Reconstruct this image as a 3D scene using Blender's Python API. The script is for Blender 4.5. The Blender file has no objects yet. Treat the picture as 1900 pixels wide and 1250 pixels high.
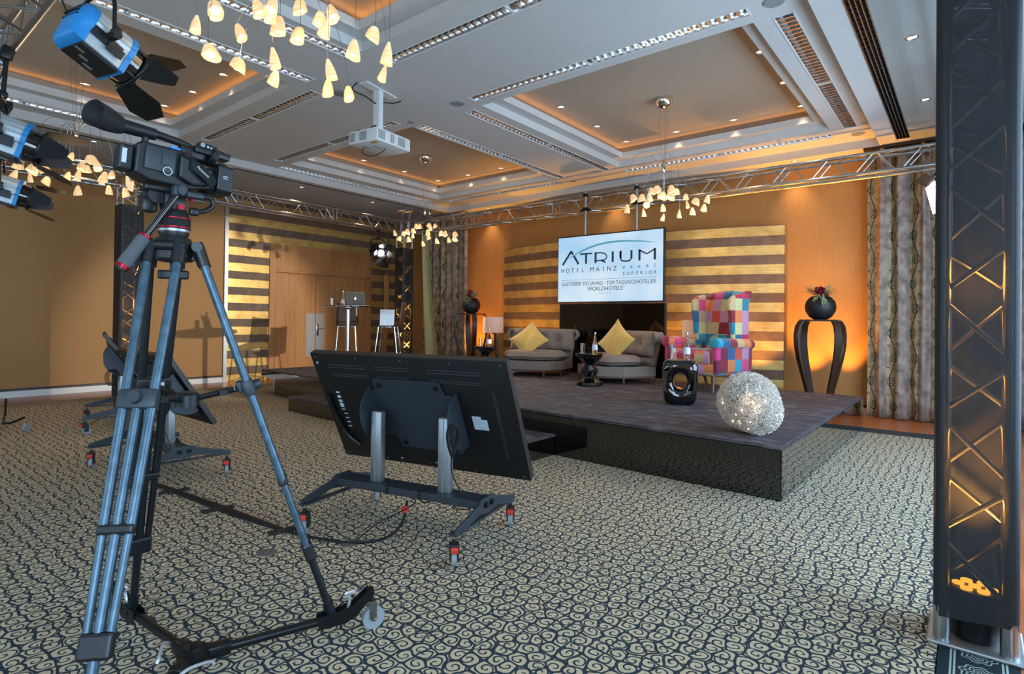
import bpy, bmesh, math, random
from math import sin, cos, pi, radians as R, sqrt, atan2
from mathutils import Vector as V, Matrix, Euler, Quaternion
import mathutils
SC = bpy.context.scene
COL = SC.collection
random.seed(7)

# ------------------------------------------------------------------ camera, exposure, world, big lights
cam_data = bpy.data.cameras.new('camera'); cam = bpy.data.objects.new('camera', cam_data); COL.objects.link(cam)
SC.camera = cam
YAW, PITCH, ROLL, FPX = R(38.8123), R(.46656), R(.69158), 1057.516
fw = V((-sin(YAW)*cos(PITCH), cos(YAW)*cos(PITCH), sin(PITCH)))
rt = V((cos(YAW), sin(YAW), 0)); up = rt.cross(fw)
r2 = rt*cos(ROLL) + up*sin(ROLL); u2 = -rt*sin(ROLL) + up*cos(ROLL)
CAMPOS = V((0, 0, 1.30))
cam.matrix_world = Matrix(((r2.x, u2.x, -fw.x, CAMPOS.x), (r2.y, u2.y, -fw.y, CAMPOS.y), (r2.z, u2.z, -fw.z, CAMPOS.z), (0, 0, 0, 1)))
cam_data.sensor_fit = 'HORIZONTAL'; cam_data.sensor_width = 36.0
cam_data.lens = 36.0*FPX/1900
cam_data.shift_y = -(625-587.2)/1900
cam_data.clip_start = .05; cam_data.clip_end = 200
SC.view_settings.view_transform = 'Standard'; SC.view_settings.look = 'None'
SC.view_settings.gamma = 1; SC.view_settings.use_curve_mapping = False
SC.view_settings.exposure = 1.08
w = bpy.data.worlds.new('world'); SC.world = w; w.use_nodes = True
w.node_tree.nodes['Background'].inputs[0].default_value = (.55, .78, 1, 1)
w.node_tree.nodes['Background'].inputs[1].default_value = .9

def light(kind, loc, aim, power, color=(1, 1, 1), **kw):
    d = bpy.data.lights.new('lamp_light', kind); o = bpy.data.objects.new('lamp_light', d); COL.objects.link(o)
    o.location = loc
    if aim is not None:
        o.rotation_euler = (V(aim)-V(loc)).to_track_quat('-Z', 'Y').to_euler()
    d.energy = power; d.color = color
    for k, v in kw.items(): setattr(d, k, v)
    return o
DAY = (.50, .73, 1.0)
# daylight through the two window runs of the east wall and the glazed south end
light('AREA', (1.55, 5.2, 1.7), (-5, 5.2, .9), 175, DAY, shape='RECTANGLE', size=5.6, size_y=2.4)
light('AREA', (1.55, -2.2, 1.7), (-5, -2.2, .9), 170, DAY, shape='RECTANGLE', size=5.6, size_y=2.4)
light('AREA', (-4.5, -5.35, 1.8), (-4.5, 2, 1.4), 55, DAY, shape='RECTANGLE', size=8, size_y=2.4)
# theatre lamps whose fittings are built below
WARM = (1, .70, .42); ORG = (1, .42, .05)
light('SPOT', (-.42, 7.93, 2.72), (-11.8, 5.3, .75), 1300, (1, .90, .74), spot_size=R(27), spot_blend=.45, shadow_soft_size=.035)
light('SPOT', (-9.86, 8.1, 2.72), (-4.6, 7.3, .6), 300, (1, .86, .70), spot_size=R(50), spot_blend=.5, shadow_soft_size=.05)

# ------------------------------------------------------------------ material helpers
MATS = {}
def srgb(c):
    if isinstance(c, str): c = tuple(int(c[i:i+2], 16)/255 for i in (0, 2, 4))
    return tuple((x/12.92 if x <= .04045 else ((x+.055)/1.055)**2.4) for x in c)
class NT:
    def __init__(s, m): s.t = m.node_tree; s.N = s.t.nodes; s.L = s.t.links
    def set(s, inp, v):
        if hasattr(v, 'is_linked') or isinstance(v, bpy.types.NodeSocket): s.L.new(v, inp)
        elif isinstance(v, (tuple, list)) and len(v) == 3 and inp.type == 'RGBA': inp.default_value = (*v, 1)
        else: inp.default_value = v
    def n(s, typ, ins=None, **props):
        nd = s.N.new('ShaderNode'+typ)
        for k, v in props.items(): setattr(nd, k, v)
        for k, v in (ins or {}).items(): s.set(nd.inputs[k], v)
        return nd
    def m(s, op, a, b=None, c=None):
        nd = s.N.new('ShaderNodeMath'); nd.operation = op
        for i, v in enumerate((a, b, c)):
            if v is not None: s.set(nd.inputs[i], v)
        return nd.outputs[0]
    def vm(s, op, a, b=None, out=0):
        nd = s.N.new('ShaderNodeVectorMath'); nd.operation = op
        s.set(nd.inputs[0], a)
        if b is not None:
            if op == 'SCALE': s.set(nd.inputs[3], b)
            else: s.set(nd.inputs[1], b)
        return nd.outputs[out]
    def obj(s): return s.n('TexCoord').outputs['Object']
    def uv(s): return s.n('TexCoord').outputs['UV']
    def mix(s, f, a, b):
        nd = s.N.new('ShaderNodeMix'); nd.data_type = 'RGBA'
        s.set(nd.inputs[0], f); s.set(nd.inputs[6], a); s.set(nd.inputs[7], b)
        return nd.outputs[2]
    def noise(s, vec, scale, detail=3, rough=.5, out='Fac'):
        return s.n('TexNoise', {'Vector': vec, 'Scale': scale, 'Detail': detail, 'Roughness': rough}).outputs[out]
    def sep(s, v):
        nd = s.n('SeparateXYZ', {0: v}); return nd.outputs[0], nd.outputs[1], nd.outputs[2]
    def comb(s, x, y, z): return s.n('CombineXYZ', {0: x, 1: y, 2: z}).outputs[0]
    def mapv(s, v, scale): return s.vm('MULTIPLY', v, scale)
    def ramp(s, f, stops, interp='LINEAR'):
        nd = s.N.new('ShaderNodeValToRGB'); cr = nd.color_ramp; cr.interpolation = interp
        while len(cr.elements) < len(stops): cr.elements.new(.5)
        for e, (p, c) in zip(cr.elements, stops):
            e.position = p; e.color = (*c, 1)
        s.set(nd.inputs[0], f); return nd.outputs[0]
def base(name):
    m = bpy.data.materials.new(name); m.use_nodes = True
    t = NT(m); b = t.N['Principled BSDF']; MATS[name] = m
    return m, t, b
def P(name, col, rough=.5, metal=0, emit=None, es=0, var=.06, vs=30, bump=0, coat=0, trans=0, sheen=0):
    m, t, b = base(name)
    if isinstance(col, str): col = srgb(col)
    if var:
        f = t.noise(t.obj(), vs, 4)
        lo = tuple(c*(1-var*1.5) for c in col); hi = tuple(min(1, c*(1+var*1.5)) for c in col)
        t.set(b.inputs['Base Color'], t.ramp(f, [(.3, lo), (.7, hi)]))
        if bump:
            bp = t.n('Bump', {'Height': f, 'Strength': bump, 'Distance': .004}); t.set(b.inputs['Normal'], bp.outputs[0])
    else: b.inputs['Base Color'].default_value = (*col, 1)
    b.inputs['Roughness'].default_value = rough; b.inputs['Metallic'].default_value = metal
    if emit is not None:
        b.inputs['Emission Color'].default_value = (*emit, 1); b.inputs['Emission Strength'].default_value = es
    if coat: b.inputs['Coat Weight'].default_value = coat; b.inputs['Coat Roughness'].default_value = .03
    if trans: b.inputs['Transmission Weight'].default_value = trans; b.inputs['IOR'].default_value = 1.45
    if sheen: b.inputs['Sheen Weight'].default_value = sheen
    return m
def spiral_nodes(t, vec, scale, turns, dark, edge, stretch=None):
    """swirl mask: 1 where the dark line of a curl or the gap between curls runs"""
    v = t.vm('SCALE', vec, scale)
    wob = t.n('TexNoise', {'Vector': v, 'Scale': 1.1, 'Detail': 1}).outputs['Color']
    v2 = t.vm('ADD', v, t.vm('SCALE', t.vm('SUBTRACT', wob, (.5, .5, .5)), .35))
    vo = t.n('TexVoronoi', {'Vector': v2, 'Scale': 1, 'Randomness': .62}, voronoi_dimensions='2D')
    ve = t.n('TexVoronoi', {'Vector': v2, 'Scale': 1, 'Randomness': .62}, voronoi_dimensions='2D', feature='DISTANCE_TO_EDGE')
    d = t.vm('SUBTRACT', v2, vo.outputs['Position'])
    x, y, z = t.sep(d); r = t.m('SQRT', t.m('ADD', t.m('MULTIPLY', x, x), t.m('MULTIPLY', y, y)))
    cr, cg, cb = t.sep(vo.outputs['Color'])
    sgn = t.m('SUBTRACT', t.m('MULTIPLY', t.m('GREATER_THAN', cg, .35), 2), 1)
    th = t.m('DIVIDE', t.m('MULTIPLY', t.m('ARCTAN2', y, x), sgn), 2*pi)
    ph = t.m('ADD', t.m('ADD', th, t.m('MULTIPLY', r, turns)), cr)
    fr = t.m('FRACT', t.m('ADD', ph, 10))
    sp = t.m('LESS_THAN', fr, dark)
    return sp, ve.outputs['Distance'], r, cb

# carpet: sand curls on dark petrol
m, t, b = base('carpet')
o_ = t.obj()
sp, ed, r_, cb = spiral_nodes(t, t.mapv(o_, (1, 1, 0)), 14.5, 2.7, .30, .05)
sp = t.m('MULTIPLY', sp, t.m('GREATER_THAN', r_, .06))
gap = t.m('LESS_THAN', ed, t.m('ADD', .045, t.m('MULTIPLY', t.noise(o_, 26, 1), .06)))
msk = t.m('MAXIMUM', sp, gap)
fz = t.noise(o_, 420, 2)
light_c = t.ramp(fz, [(.3, srgb('ab9c80')), (.7, srgb('dac9a6'))])
dark_c = t.ramp(fz, [(.3, srgb('18242c')), (.7, srgb('2f414c'))])
t.set(b.inputs['Base Color'], t.mix(msk, light_c, dark_c)); b.inputs['Roughness'].default_value = .95
b.inputs['Specular IOR Level'].default_value = .3
bp = t.n('Bump', {'Height': fz, 'Strength': .5, 'Distance': .003}); t.set(b.inputs['Normal'], bp.outputs[0])
# border runner: dark with pale double lines and flower scrolls
m, t, b = base('carpet_border')
o_ = t.obj(); x, y, z = t.sep(o_)
def band(t, v, c, hw): return t.m('LESS_THAN', t.m('ABSOLUTE', t.m('SUBTRACT', v, c)), hw)
ln = t.m('MAXIMUM', t.m('MAXIMUM', band(t, x, -.085, .0035), band(t, x, -.073, .0035)), t.m('MAXIMUM', band(t, x, .085, .0035), band(t, x, .073, .0035)))
px = t.m('DIVIDE', x, .062); py = t.m('SUBTRACT', t.m('MULTIPLY', t.m('FRACT', t.m('ADD', t.m('DIVIDE', y, .15), 20)), 2.4), 1.2)
rr = t.m('SQRT', t.m('ADD', t.m('MULTIPLY', px, px), t.m('MULTIPLY', py, py)))
pet = t.m('MULTIPLY', t.m('SINE', t.m('MULTIPLY', t.m('ARCTAN2', py, px), 8)), .09)
rings = t.m('LESS_THAN', t.m('FRACT', t.m('ADD', t.m('MULTIPLY', t.m('ADD', rr, pet), 3.6), 10)), .34)
rings = t.m('MULTIPLY', rings, t.m('LESS_THAN', rr, 1.0))
fz = t.noise(o_, 420, 2)
t.set(b.inputs['Base Color'], t.mix(t.m('MAXIMUM', ln, rings), t.ramp(fz, [(.3, srgb('131d22')), (.7, srgb('27353a'))]), srgb('93a39b')))
b.inputs['Roughness'].default_value = .95; b.inputs['Specular IOR Level'].default_value = .15
P('carpet_plain', '1d272b', .95, vs=300, var=.25)
# wood
def wood(name, c1, c2, rough=.35, axis=2, sc=1.0, coat=0):
    m, t, b = base(name); o_ = t.obj()
    s = [26*sc, 26*sc, 26*sc]; s[axis] = 1.3*sc
    g = t.noise(t.mapv(o_, tuple(s)), 1, 5, .6)
    s2 = [3*sc]*3; s2[axis] = .25*sc
    g2 = t.noise(t.mapv(o_, tuple(s2)), 1, 2)
    f = t.m('ADD', t.m('MULTIPLY', g, .6), t.m('MULTIPLY', g2, .4))
    t.set(b.inputs['Base Color'], t.ramp(f, [(.35, srgb(c1)), (.65, srgb(c2))]))
    b.inputs['Roughness'].default_value = rough
    if coat: b.inputs['Coat Weight'].default_value = coat
wood('door_wood', 'a0683a', 'c08a55', .45); wood('dark_wood', '2a1c14', '3b2a1f', .35); wood('floor_wood', '8d4f2c', 'b8703f', .3, axis=1)
wood('leg_wood', '4a2c1b', '63402a', .35); wood('pale_wood', 'b98752', 'd3a36c', .4); wood('floor_wood_x', '8d4f2c', 'b8703f', .3, axis=0)
# wallpaper with fine vertical ribs
m, t, b = base('wallpaper'); o_ = t.obj()
g = t.noise(t.mapv(o_, (160, 160, 2)), 1, 3); g2 = t.noise(o_, 1.2, 2)
t.set(b.inputs['Base Color'], t.ramp(t.m('ADD', t.m('MULTIPLY', g, .7), t.m('MULTIPLY', g2, .3)), [(.3, srgb('a0703a')), (.7, srgb('bb884c'))]))
b.inputs['Roughness'].default_value = .75
P('partition_beige', 'a67d4e', .85, var=.04, vs=90)
# banded gold panels
def stripes(name, pitch, off):
    m, t, b = base(name); o_ = t.obj(); x, y, z = t.sep(o_)
    f = t.m('FRACT', t.m('ADD', t.m('DIVIDE', t.m('SUBTRACT', z, off), 2*pitch), 10))
    k = t.m('LESS_THAN', f, .5)
    br = t.noise(t.mapv(o_, (6, 6, 90)), 1, 4, .65); cl = t.noise(o_, 5, 4)
    f2 = t.m('ADD', t.m('MULTIPLY', br, .5), t.m('MULTIPLY', cl, .5))
    gold = t.ramp(f2, [(.35, srgb('bd964f')), (.65, srgb('ecca7e'))]); brown = t.ramp(f2, [(.35, srgb('5b4838')), (.65, srgb('7d6550'))])
    t.set(b.inputs['Base Color'], t.mix(k, brown, gold))
    t.set(b.inputs['Metallic'], t.m('MULTIPLY', k, .55)); t.set(b.inputs['Roughness'], t.m('SUBTRACT', .62, t.m('MULTIPLY', k, .24)))
stripes('stripes_north', .1525, 1.188-.1525*8); stripes('stripes_west', .1643, 3.419-.1643*21)
# ceilings
P('ceiling_white', 'c6c8c6', .9, var=.015, vs=8); P('ceiling_panel', 'a39a8b', .9, var=.02, vs=6)
P('ceiling_texture', 'a9aca8', .95, var=.12, vs=70, bump=.6)
P('white_paint', 'd8dad8', .5, var=.02); P('plaster_grey', '8b8f90', .8)
# metals and plastics
P('alu', 'b9bcbf', .28, 1, var=.05, vs=12); P('alu_matte', 'a7adb0', .42, .85, var=.04); P('chrome', 'd8dadb', .08, 1, var=0)
P('mirror', 'f0f2f4', .22, 1, var=0); P('steel', '9aa0a4', .25, 1); P('black_plastic', '111417', .42, var=.15, vs=60); P('black_rubber', '0c0d0e', .8, vs=60)
P('black_gloss', '050506', .06, 0, var=0, coat=1); P('black_metal', '15181a', .35, .4); P('slate_metal', '333b41', .5, .3); P('tv_back', '07090b', .55, var=.1)
P('tv_edge', '2a2320', .4); P('carbon', '4a6270', .34, .45, var=.18, vs=25); P('carbon_shaded', '1d2226', .35, .4, var=.15); P('grey_rubber', '8a9296', .6)
P('foam_grey', '55585a', .95, vs=300, bump=.4); P('red_metal', 'a51c28', .3, .7); P('red_plastic', 'd8402c', .45); P('blue_paint', '1f7fbe', .4); P('blue_plastic', '2b86d8', .4)
P('stage_fascia', '030303', .045, 0, var=0, coat=1); MATS['stage_fascia'].node_tree.nodes['Principled BSDF'].inputs['IOR'].default_value = 1.62; MATS['stage_fascia'].node_tree.nodes['Principled BSDF'].inputs['Coat IOR'].default_value = 1.55; P('screen_off', '020203', .05, 0, var=0, coat=1); P('grey_disc', '57534f', .8); P('tape', '1b1310', .6)
P('fabric_taupe', '85766a', .95, var=.12, vs=120, bump=.2); P('lamp_shell', 'b4c0c4', .42, .35, var=.05); P('shaded_core', '8f8a82', .6); P('fabric_taupe_dark', '4b423b', .95); P('cushion_yellow', 'd9ac55', .8, var=.05, vs=80, sheen=.4)
P('shade_fabric', 'd9b3a0', .9, emit=(1, .5, .3), es=.07); P('vase', '1c1c1e', .5, var=.15, vs=40); P('petal', '7a0d1c', .6, var=.25); P('leaf', '93a07c', .6, var=.2); P('leaf_dark', '4c5a44', .6)
P('glass', (1, 1, 1), .02, var=0, trans=1); P('water', (1, 1, 1), .0, var=0, trans=1); P('paper', 'd9dde0', .6); P('silver_panel', 'c9cdd0', .3, .6); P('laptop_alu', 'a7a29c', .35, .8)
P('led_white', (1, 1, 1), .4, var=0, emit=(1, .98, .95), es=18); P('led_orange', (1, .6, .1), .4, var=0, emit=(1, .40, .04), es=3.5); P('downlight_glow', (1, .97, .9), .4, var=0, emit=(1, .95, .88), es=.9)
P('logo_glow', (1, 1, 1), .4, var=0, emit=(.95, .97, 1), es=.7); P('bulb_glow', (1, .9, .7), .4, var=0, emit=(1, .80, .52), es=1.8); P('string_glow', (1, .9, .7), .4, var=0, emit=(1, .82, .6), es=5)
P('gold_box', 'b98a35', .4, .5); P('wire_silver', 'e4dbcf', .35, .45, var=.1); P('drape_cream', 'b9ae7c', .8); P('yellow_plastic', 'd2a51f', .5); P('barn_inner', '8a6a4e', .35, .6); P('lens_dark', '120d0a', .05, .6, var=0, coat=1)
P('ink', '2c4454', .6, var=0); P('ink_soft', '47606c', .6, var=0); P('ink_teal', '5fa6bd', .5, var=0, emit=srgb('5fa6bd'), es=.15); P('label_white', 'b7c3c8', .6); P('grille_dot', '565d62', .6); P('patch_seam', '5b2436', .8)
# alabaster glass shades, lit from inside
m, t, b = base('alabaster'); g = t.noise(t.mapv(t.obj(), (10, 10, 60)), 1, 3)
t.set(b.inputs['Base Color'], t.ramp(g, [(.3, srgb('e8b070')), (.7, srgb('f6dcae'))]))
t.set(b.inputs['Emission Color'], t.ramp(g, [(.3, (1, .50, .20)), (.7, (1, .74, .42))])); b.inputs['Emission Strength'].default_value = .24; b.inputs['Roughness'].default_value = .35
# stage velvet
m, t, b = base('stage_carpet'); o_ = t.obj(); g = t.noise(t.mapv(o_, (3.2, 6.5, 1)), 1.6, 5, .65); g2 = t.noise(t.mapv(o_, (3, 9, 1)), 2.2, 4, .6)
t.set(b.inputs['Base Color'], t.ramp(t.m('ADD', t.m('MULTIPLY', g, .5), t.m('MULTIPLY', g2, .5)), [(.42, srgb('2e2a2e')), (.52, srgb('413b41')), (.62, srgb('6b636c'))]))
b.inputs['Roughness'].default_value = .8
# curtain: mauve clouded stripes beside sand stripes with black scrolls (uses the cloth's own UV)
m, t, b = base('curtain_cloth'); uvn = t.uv(); x, y, z = t.sep(uvn)
fb = t.m('FRACT', t.m('ADD', t.m('DIVIDE', x, .42), 10)); sand = t.m('LESS_THAN', fb, .46)
cl = t.noise(uvn, 7, 4); mau = t.ramp(cl, [(.35, srgb('78675c')), (.65, srgb('ad9788'))]); snd = t.ramp(cl, [(.35, srgb('9c8763')), (.65, srgb('bda57c'))])
u_ = t.m('SUBTRACT', t.m('MULTIPLY', fb, .42), .097)
vy = t.m('FRACT', t.m('ADD', t.m('DIVIDE', y, .34), 10)); cy = t.m('MULTIPLY', t.m('SUBTRACT', vy, .5), .34)
sd = t.m('SUBTRACT', t.m('MULTIPLY', t.m('GREATER_THAN', t.m('FRACT', t.m('ADD', t.m('DIVIDE', y, .68), 10)), .5), 2), 1)
cxx = t.m('ADD', u_, t.m('MULTIPLY', sd, .035)); rr = t.m('SQRT', t.m('ADD', t.m('MULTIPLY', cxx, cxx), t.m('MULTIPLY', cy, cy)))
th = t.m('DIVIDE', t.m('ARCTAN2', cy, t.m('MULTIPLY', cxx, sd)), 2*pi)
spi = t.m('MULTIPLY', t.m('LESS_THAN', t.m('FRACT', t.m('ADD', t.m('SUBTRACT', t.m('DIVIDE', rr, .034), th), 10)), .38), t.m('LESS_THAN', rr, .078))
vine = t.m('LESS_THAN', t.m('ABSOLUTE', t.m('SUBTRACT', u_, t.m('MULTIPLY', t.m('SINE', t.m('MULTIPLY', y, 2*pi/.68)), .055))), .009)
cx2 = t.m('SUBTRACT', u_, t.m('MULTIPLY', sd, .085)); cy2 = t.m('MULTIPLY', t.m('SUBTRACT', t.m('FRACT', t.m('ADD', t.m('DIVIDE', y, .34), 10.5)), .5), .34)
r3 = t.m('SQRT', t.m('ADD', t.m('MULTIPLY', cx2, cx2), t.m('MULTIPLY', cy2, cy2)))
sp3 = t.m('MULTIPLY', t.m('LESS_THAN', t.m('FRACT', t.m('ADD', t.m('ADD', t.m('DIVIDE', r3, .026), t.m('DIVIDE', t.m('ARCTAN2', cy2, cx2), 2*pi)), 10)), .42), t.m('LESS_THAN', r3, .038))
ink = t.m('MAXIMUM', t.m('MAXIMUM', spi, vine), sp3)
near_sand = t.m('LESS_THAN', t.m('ABSOLUTE', u_), .125)
t.set(b.inputs['Base Color'], t.mix(t.m('MULTIPLY', ink, near_sand), t.mix(sand, mau, snd), srgb('231f1d'))); b.inputs['Roughness'].default_value = .85
# patchwork velvet
m, t, b = base('patchwork'); o_ = t.obj()
gv = t.vm('FLOOR', t.vm('ADD', t.vm('MULTIPLY', o_, (1/.135, 1/.145, 1/.15)), (.37, .21, .43)))
wn = t.n('TexWhiteNoise', {'Vector': gv}, noise_dimensions='3D'); f = wn.outputs['Value']
pal = ['b5224f', '1f7f96', '8c1f2e', 'cdc78c', 'd2407c', '2a9db5', 'd04a34', 'c9b07f', '7a1f3f', 'c08fae', 'e0824a', '245f8a']
pc = t.ramp(f, [(i/12, srgb(c)) for i, c in enumerate(pal)], 'CONSTANT')
nz = t.noise(o_, 85, 3, .7); wv = t.m('SINE', t.m('MULTIPLY', t.sep(o_)[0], 420))
dots = t.m('MULTIPLY', t.m('GREATER_THAN', t.sep(wn.outputs['Color'])[1], .55), t.m('GREATER_THAN', nz, .56))
rib = t.m('MULTIPLY', t.m('LESS_THAN', t.sep(wn.outputs['Color'])[1], .35), t.m('GREATER_THAN', wv, .2))
dk = t.m('ADD', t.m('MULTIPLY', dots, .5), t.m('MULTIPLY', rib, .3))
t.set(b.inputs['Base Color'], t.mix(dk, pc, t.mix(.5, pc, (.02, .01, .03)))); b.inputs['Roughness'].default_value = .85; b.inputs['Sheen Weight'].default_value = .3
# lit screen
m, t, b = base('screen_lit'); o_ = t.obj(); g = t.noise(o_, 1.1, 2)
e = t.N.new('ShaderNodeEmission'); t.set(e.inputs[0], t.ramp(g, [(.35, srgb('a9d3f5')), (.65, srgb('dcedfb'))])); e.inputs[1].default_value = .46
t.L.new(e.outputs[0], t.N['Material Output'].inputs[0])
# stretched sheer black cover
m, t, b = base('sheer_black'); b.inputs['Base Color'].default_value = (.012, .017, .021, 1); b.inputs['Roughness'].default_value = .6
tr = t.N.new('ShaderNodeBsdfTransparent'); ms = t.N.new('ShaderNodeMixShader'); lw = t.n('LayerWeight', {'Blend': .35})
t.set(ms.inputs[0], t.m('ADD', .84, t.m('MULTIPLY', lw.outputs['Facing'], .3))); t.L.new(tr.outputs[0], ms.inputs[1]); t.L.new(b.outputs[0], ms.inputs[2]); t.L.new(ms.outputs[0], t.N['Material Output'].inputs[0])
m, t, b = base('window_glass'); tr = t.N.new('ShaderNodeBsdfTransparent'); gl = t.N.new('ShaderNodeBsdfGlossy'); gl.inputs['Roughness'].default_value = 0; ms = t.N.new('ShaderNodeMixShader'); ms.inputs[0].default_value = .06
t.L.new(tr.outputs[0], ms.inputs[1]); t.L.new(gl.outputs[0], ms.inputs[2]); t.L.new(ms.outputs[0], t.N['Material Output'].inputs[0])

# ------------------------------------------------------------------ mesh helpers
class MB:
    def __init__(s, T=None): s.v = []; s.f = []; s.mi = []; s.T = T or Matrix(); s.cur = 0; s.uv = None
    def add(s, vs, fs):
        k = len(s.v); s.v += [s.T @ V(p) for p in vs]; s.f += [tuple(i+k for i in f) for f in fs]; s.mi += [s.cur]*len(fs); return s
    def box(s, c, d, rot=None):
        M = Matrix.Translation(V(c)) @ (Euler([R(a) for a in rot]).to_matrix().to_4x4() if rot else Matrix())
        x, y, z = d[0]/2, d[1]/2, d[2]/2
        vs = [M @ V((a*x, b*y, e*z)) for a in (-1, 1) for b in (-1, 1) for e in (-1, 1)]
        return s.add(vs, [(0, 1, 3, 2), (4, 6, 7, 5), (0, 4, 5, 1), (2, 3, 7, 6), (0, 2, 6, 4), (1, 5, 7, 3)])
    def bb(s, a, b): return s.box([(p+q)/2 for p, q in zip(a, b)], [abs(q-p) for p, q in zip(a, b)])
    def rbox(s, c, d, r=.01, rot=None, seg=2):
        bm = bmesh.new(); bmesh.ops.create_cube(bm, size=1)
        for v in bm.verts: v.co = V((v.co.x*d[0], v.co.y*d[1], v.co.z*d[2]))
        bmesh.ops.bevel(bm, geom=bm.edges[:], offset=min(r, min(d)*.49), segments=seg, affect='EDGES', profile=.5)
        M = Matrix.Translation(V(c)) @ (Euler([R(a) for a in rot]).to_matrix().to_4x4() if rot else Matrix())
        bm.verts.index_update(); s.add([M @ v.co for v in bm.verts], [[v.index for v in f.verts] for f in bm.faces]); bm.free(); return s
    def cyl(s, a, b, r0, r1=None, n=16, cap=True):
        a, b = V(a), V(b); r1 = r0 if r1 is None else r1
        q = (b-a).to_track_quat('Z', 'Y'); vs = []
        for p, r in ((a, r0), (b, r1)):
            vs += [p + q @ V((r*cos(2*pi*i/n), r*sin(2*pi*i/n), 0)) for i in range(n)]
        fs = [(i, (i+1) % n, n+(i+1) % n, n+i) for i in range(n)]
        if cap: fs += [tuple(range(n))[::-1], tuple(range(n, 2*n))]
        return s.add(vs, fs)
    def tube(s, pts, r, n=8, closed=False):
        pts = [V(p) for p in pts]; m = len(pts); rs = r if isinstance(r, (list, tuple)) else [r]*m
        vs = []; up_ = None
        for i, p in enumerate(pts):
            d = (pts[(i+1) % m]-pts[i-1]) if (closed or 0 < i < m-1) else (pts[1]-pts[0] if i == 0 else pts[-1]-pts[-2])
            d.normalize()
            if up_ is None: up_ = d.orthogonal().normalized()
            up_ = (up_ - d*up_.dot(d)); up_ = up_.normalized() if up_.length > 1e-6 else d.orthogonal().normalized()
            w_ = d.cross(up_)
            vs += [p + (up_*cos(2*pi*j/n) + w_*sin(2*pi*j/n))*rs[i] for j in range(n)]
        fs = []
        for i in range(m if closed else m-1):
            for j in range(n):
                a, b = i*n+j, i*n+(j+1) % n; c, d = ((i+1) % m)*n+(j+1) % n, ((i+1) % m)*n+j
                fs.append((a, b, c, d))
        if not closed: fs += [tuple(range(n))[::-1], tuple(range((m-1)*n, m*n))]
        return s.add(vs, fs)
    def lathe(s, prof, c=(0, 0, 0), n=32, T=None, ax=1, ay=1):
        M = Matrix.Translation(V(c)) @ (T or Matrix()); vs = []; fs = []
        for r, z in prof: vs += [M @ V((ax*r*cos(2*pi*i/n), ay*r*sin(2*pi*i/n), z)) for i in range(n)]
        for k in range(len(prof)-1):
            for i in range(n): fs.append((k*n+i, k*n+(i+1) % n, (k+1)*n+(i+1) % n, (k+1)*n+i))
        if prof[0][0] > 1e-5: fs.append(tuple(range(n))[::-1])
        if prof[-1][0] > 1e-5: fs.append(tuple(range((len(prof)-1)*n, len(prof)*n)))
        return s.add(vs, fs)
    def ball(s, c, r, n=16, sc=(1, 1, 1)):
        m = max(6, n//2); vs = [V(c)+V((0, 0, r*sc[2]))]; fs = []
        for k in range(1, m):
            a = pi*k/m; vs += [V(c)+V((sc[0]*r*sin(a)*cos(2*pi*i/n), sc[1]*r*sin(a)*sin(2*pi*i/n), sc[2]*r*cos(a))) for i in range(n)]
        vs.append(V(c)-V((0, 0, r*sc[2]))); L = len(vs)-1
        for i in range(n): fs.append((0, 1+i, 1+(i+1) % n)); fs.append((L, L-n+(i+1) % n, L-n+i))
        for k in range(m-2):
            for i in range(n): a = 1+k*n; fs.append((a+i, a+n+i, a+n+(i+1) % n, a+(i+1) % n))
        return s.add(vs, fs)
    def prism(s, poly, t0, t1, plane='xz'):
        def mk(u, v_, w_): return {'xz': (u, w_, v_), 'xy': (u, v_, w_), 'yz': (w_, u, v_)}[plane]
        n = len(poly); vs = [mk(u, v_, t0) for u, v_ in poly]+[mk(u, v_, t1) for u, v_ in poly]
        return s.add(vs, [tuple(range(n)), tuple(range(n, 2*n))[::-1]]+[(i, n+i, n+(i+1) % n, (i+1) % n) for i in range(n)])
    def grid(s, fn, nu, nv, closed_u=False):
        vs = [fn(i/(nu if closed_u else nu-1), j/(nv-1)) for j in range(nv) for i in range(nu)]; fs = []
        for j in range(nv-1):
            for i in range(nu if closed_u else nu-1):
                a = j*nu+i; b_ = j*nu+(i+1) % nu; fs.append((a, b_, b_+nu, a+nu))
        return s.add(vs, fs)
    def quad(s, *p): return s.add(p, [tuple(range(len(p)))])
    def build(s, name, mats, parent=None, smooth=None, fix=True, sub=0, thick=0, bev=0):
        me = bpy.data.meshes.new(name); me.from_pydata([tuple(p) for p in s.v], [], s.f); me.validate(verbose=False)
        if not isinstance(mats, (list, tuple)): mats = [mats]
        for m_ in mats: me.materials.append(MATS[m_])
        if len(mats) > 1 and len(me.polygons) == len(s.mi):
            for p, i in zip(me.polygons, s.mi): p.material_index = i
        if fix:
            bm = bmesh.new(); bm.from_mesh(me); bmesh.ops.recalc_face_normals(bm, faces=bm.faces[:]); bm.to_mesh(me); bm.free()
        if smooth: me.shade_smooth(); me.set_sharp_from_angle(angle=R(smooth))
        o = bpy.data.objects.new(name, me); COL.objects.link(o)
        if parent: o.parent = parent
        if thick: md = o.modifiers.new('solidify', 'SOLIDIFY'); md.thickness = thick; md.offset = 0
        if bev: md = o.modifiers.new('bevel', 'BEVEL'); md.width = bev; md.segments = 2; md.limit_method = 'ANGLE'
        if sub: md = o.modifiers.new('subd', 'SUBSURF'); md.levels = sub; md.render_levels = sub
        return o
def tag(o, label, cat, group=None, kind=None):
    o['label'] = label; o['category'] = cat
    if group: o['group'] = group
    if kind: o['kind'] = kind
    return o
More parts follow.
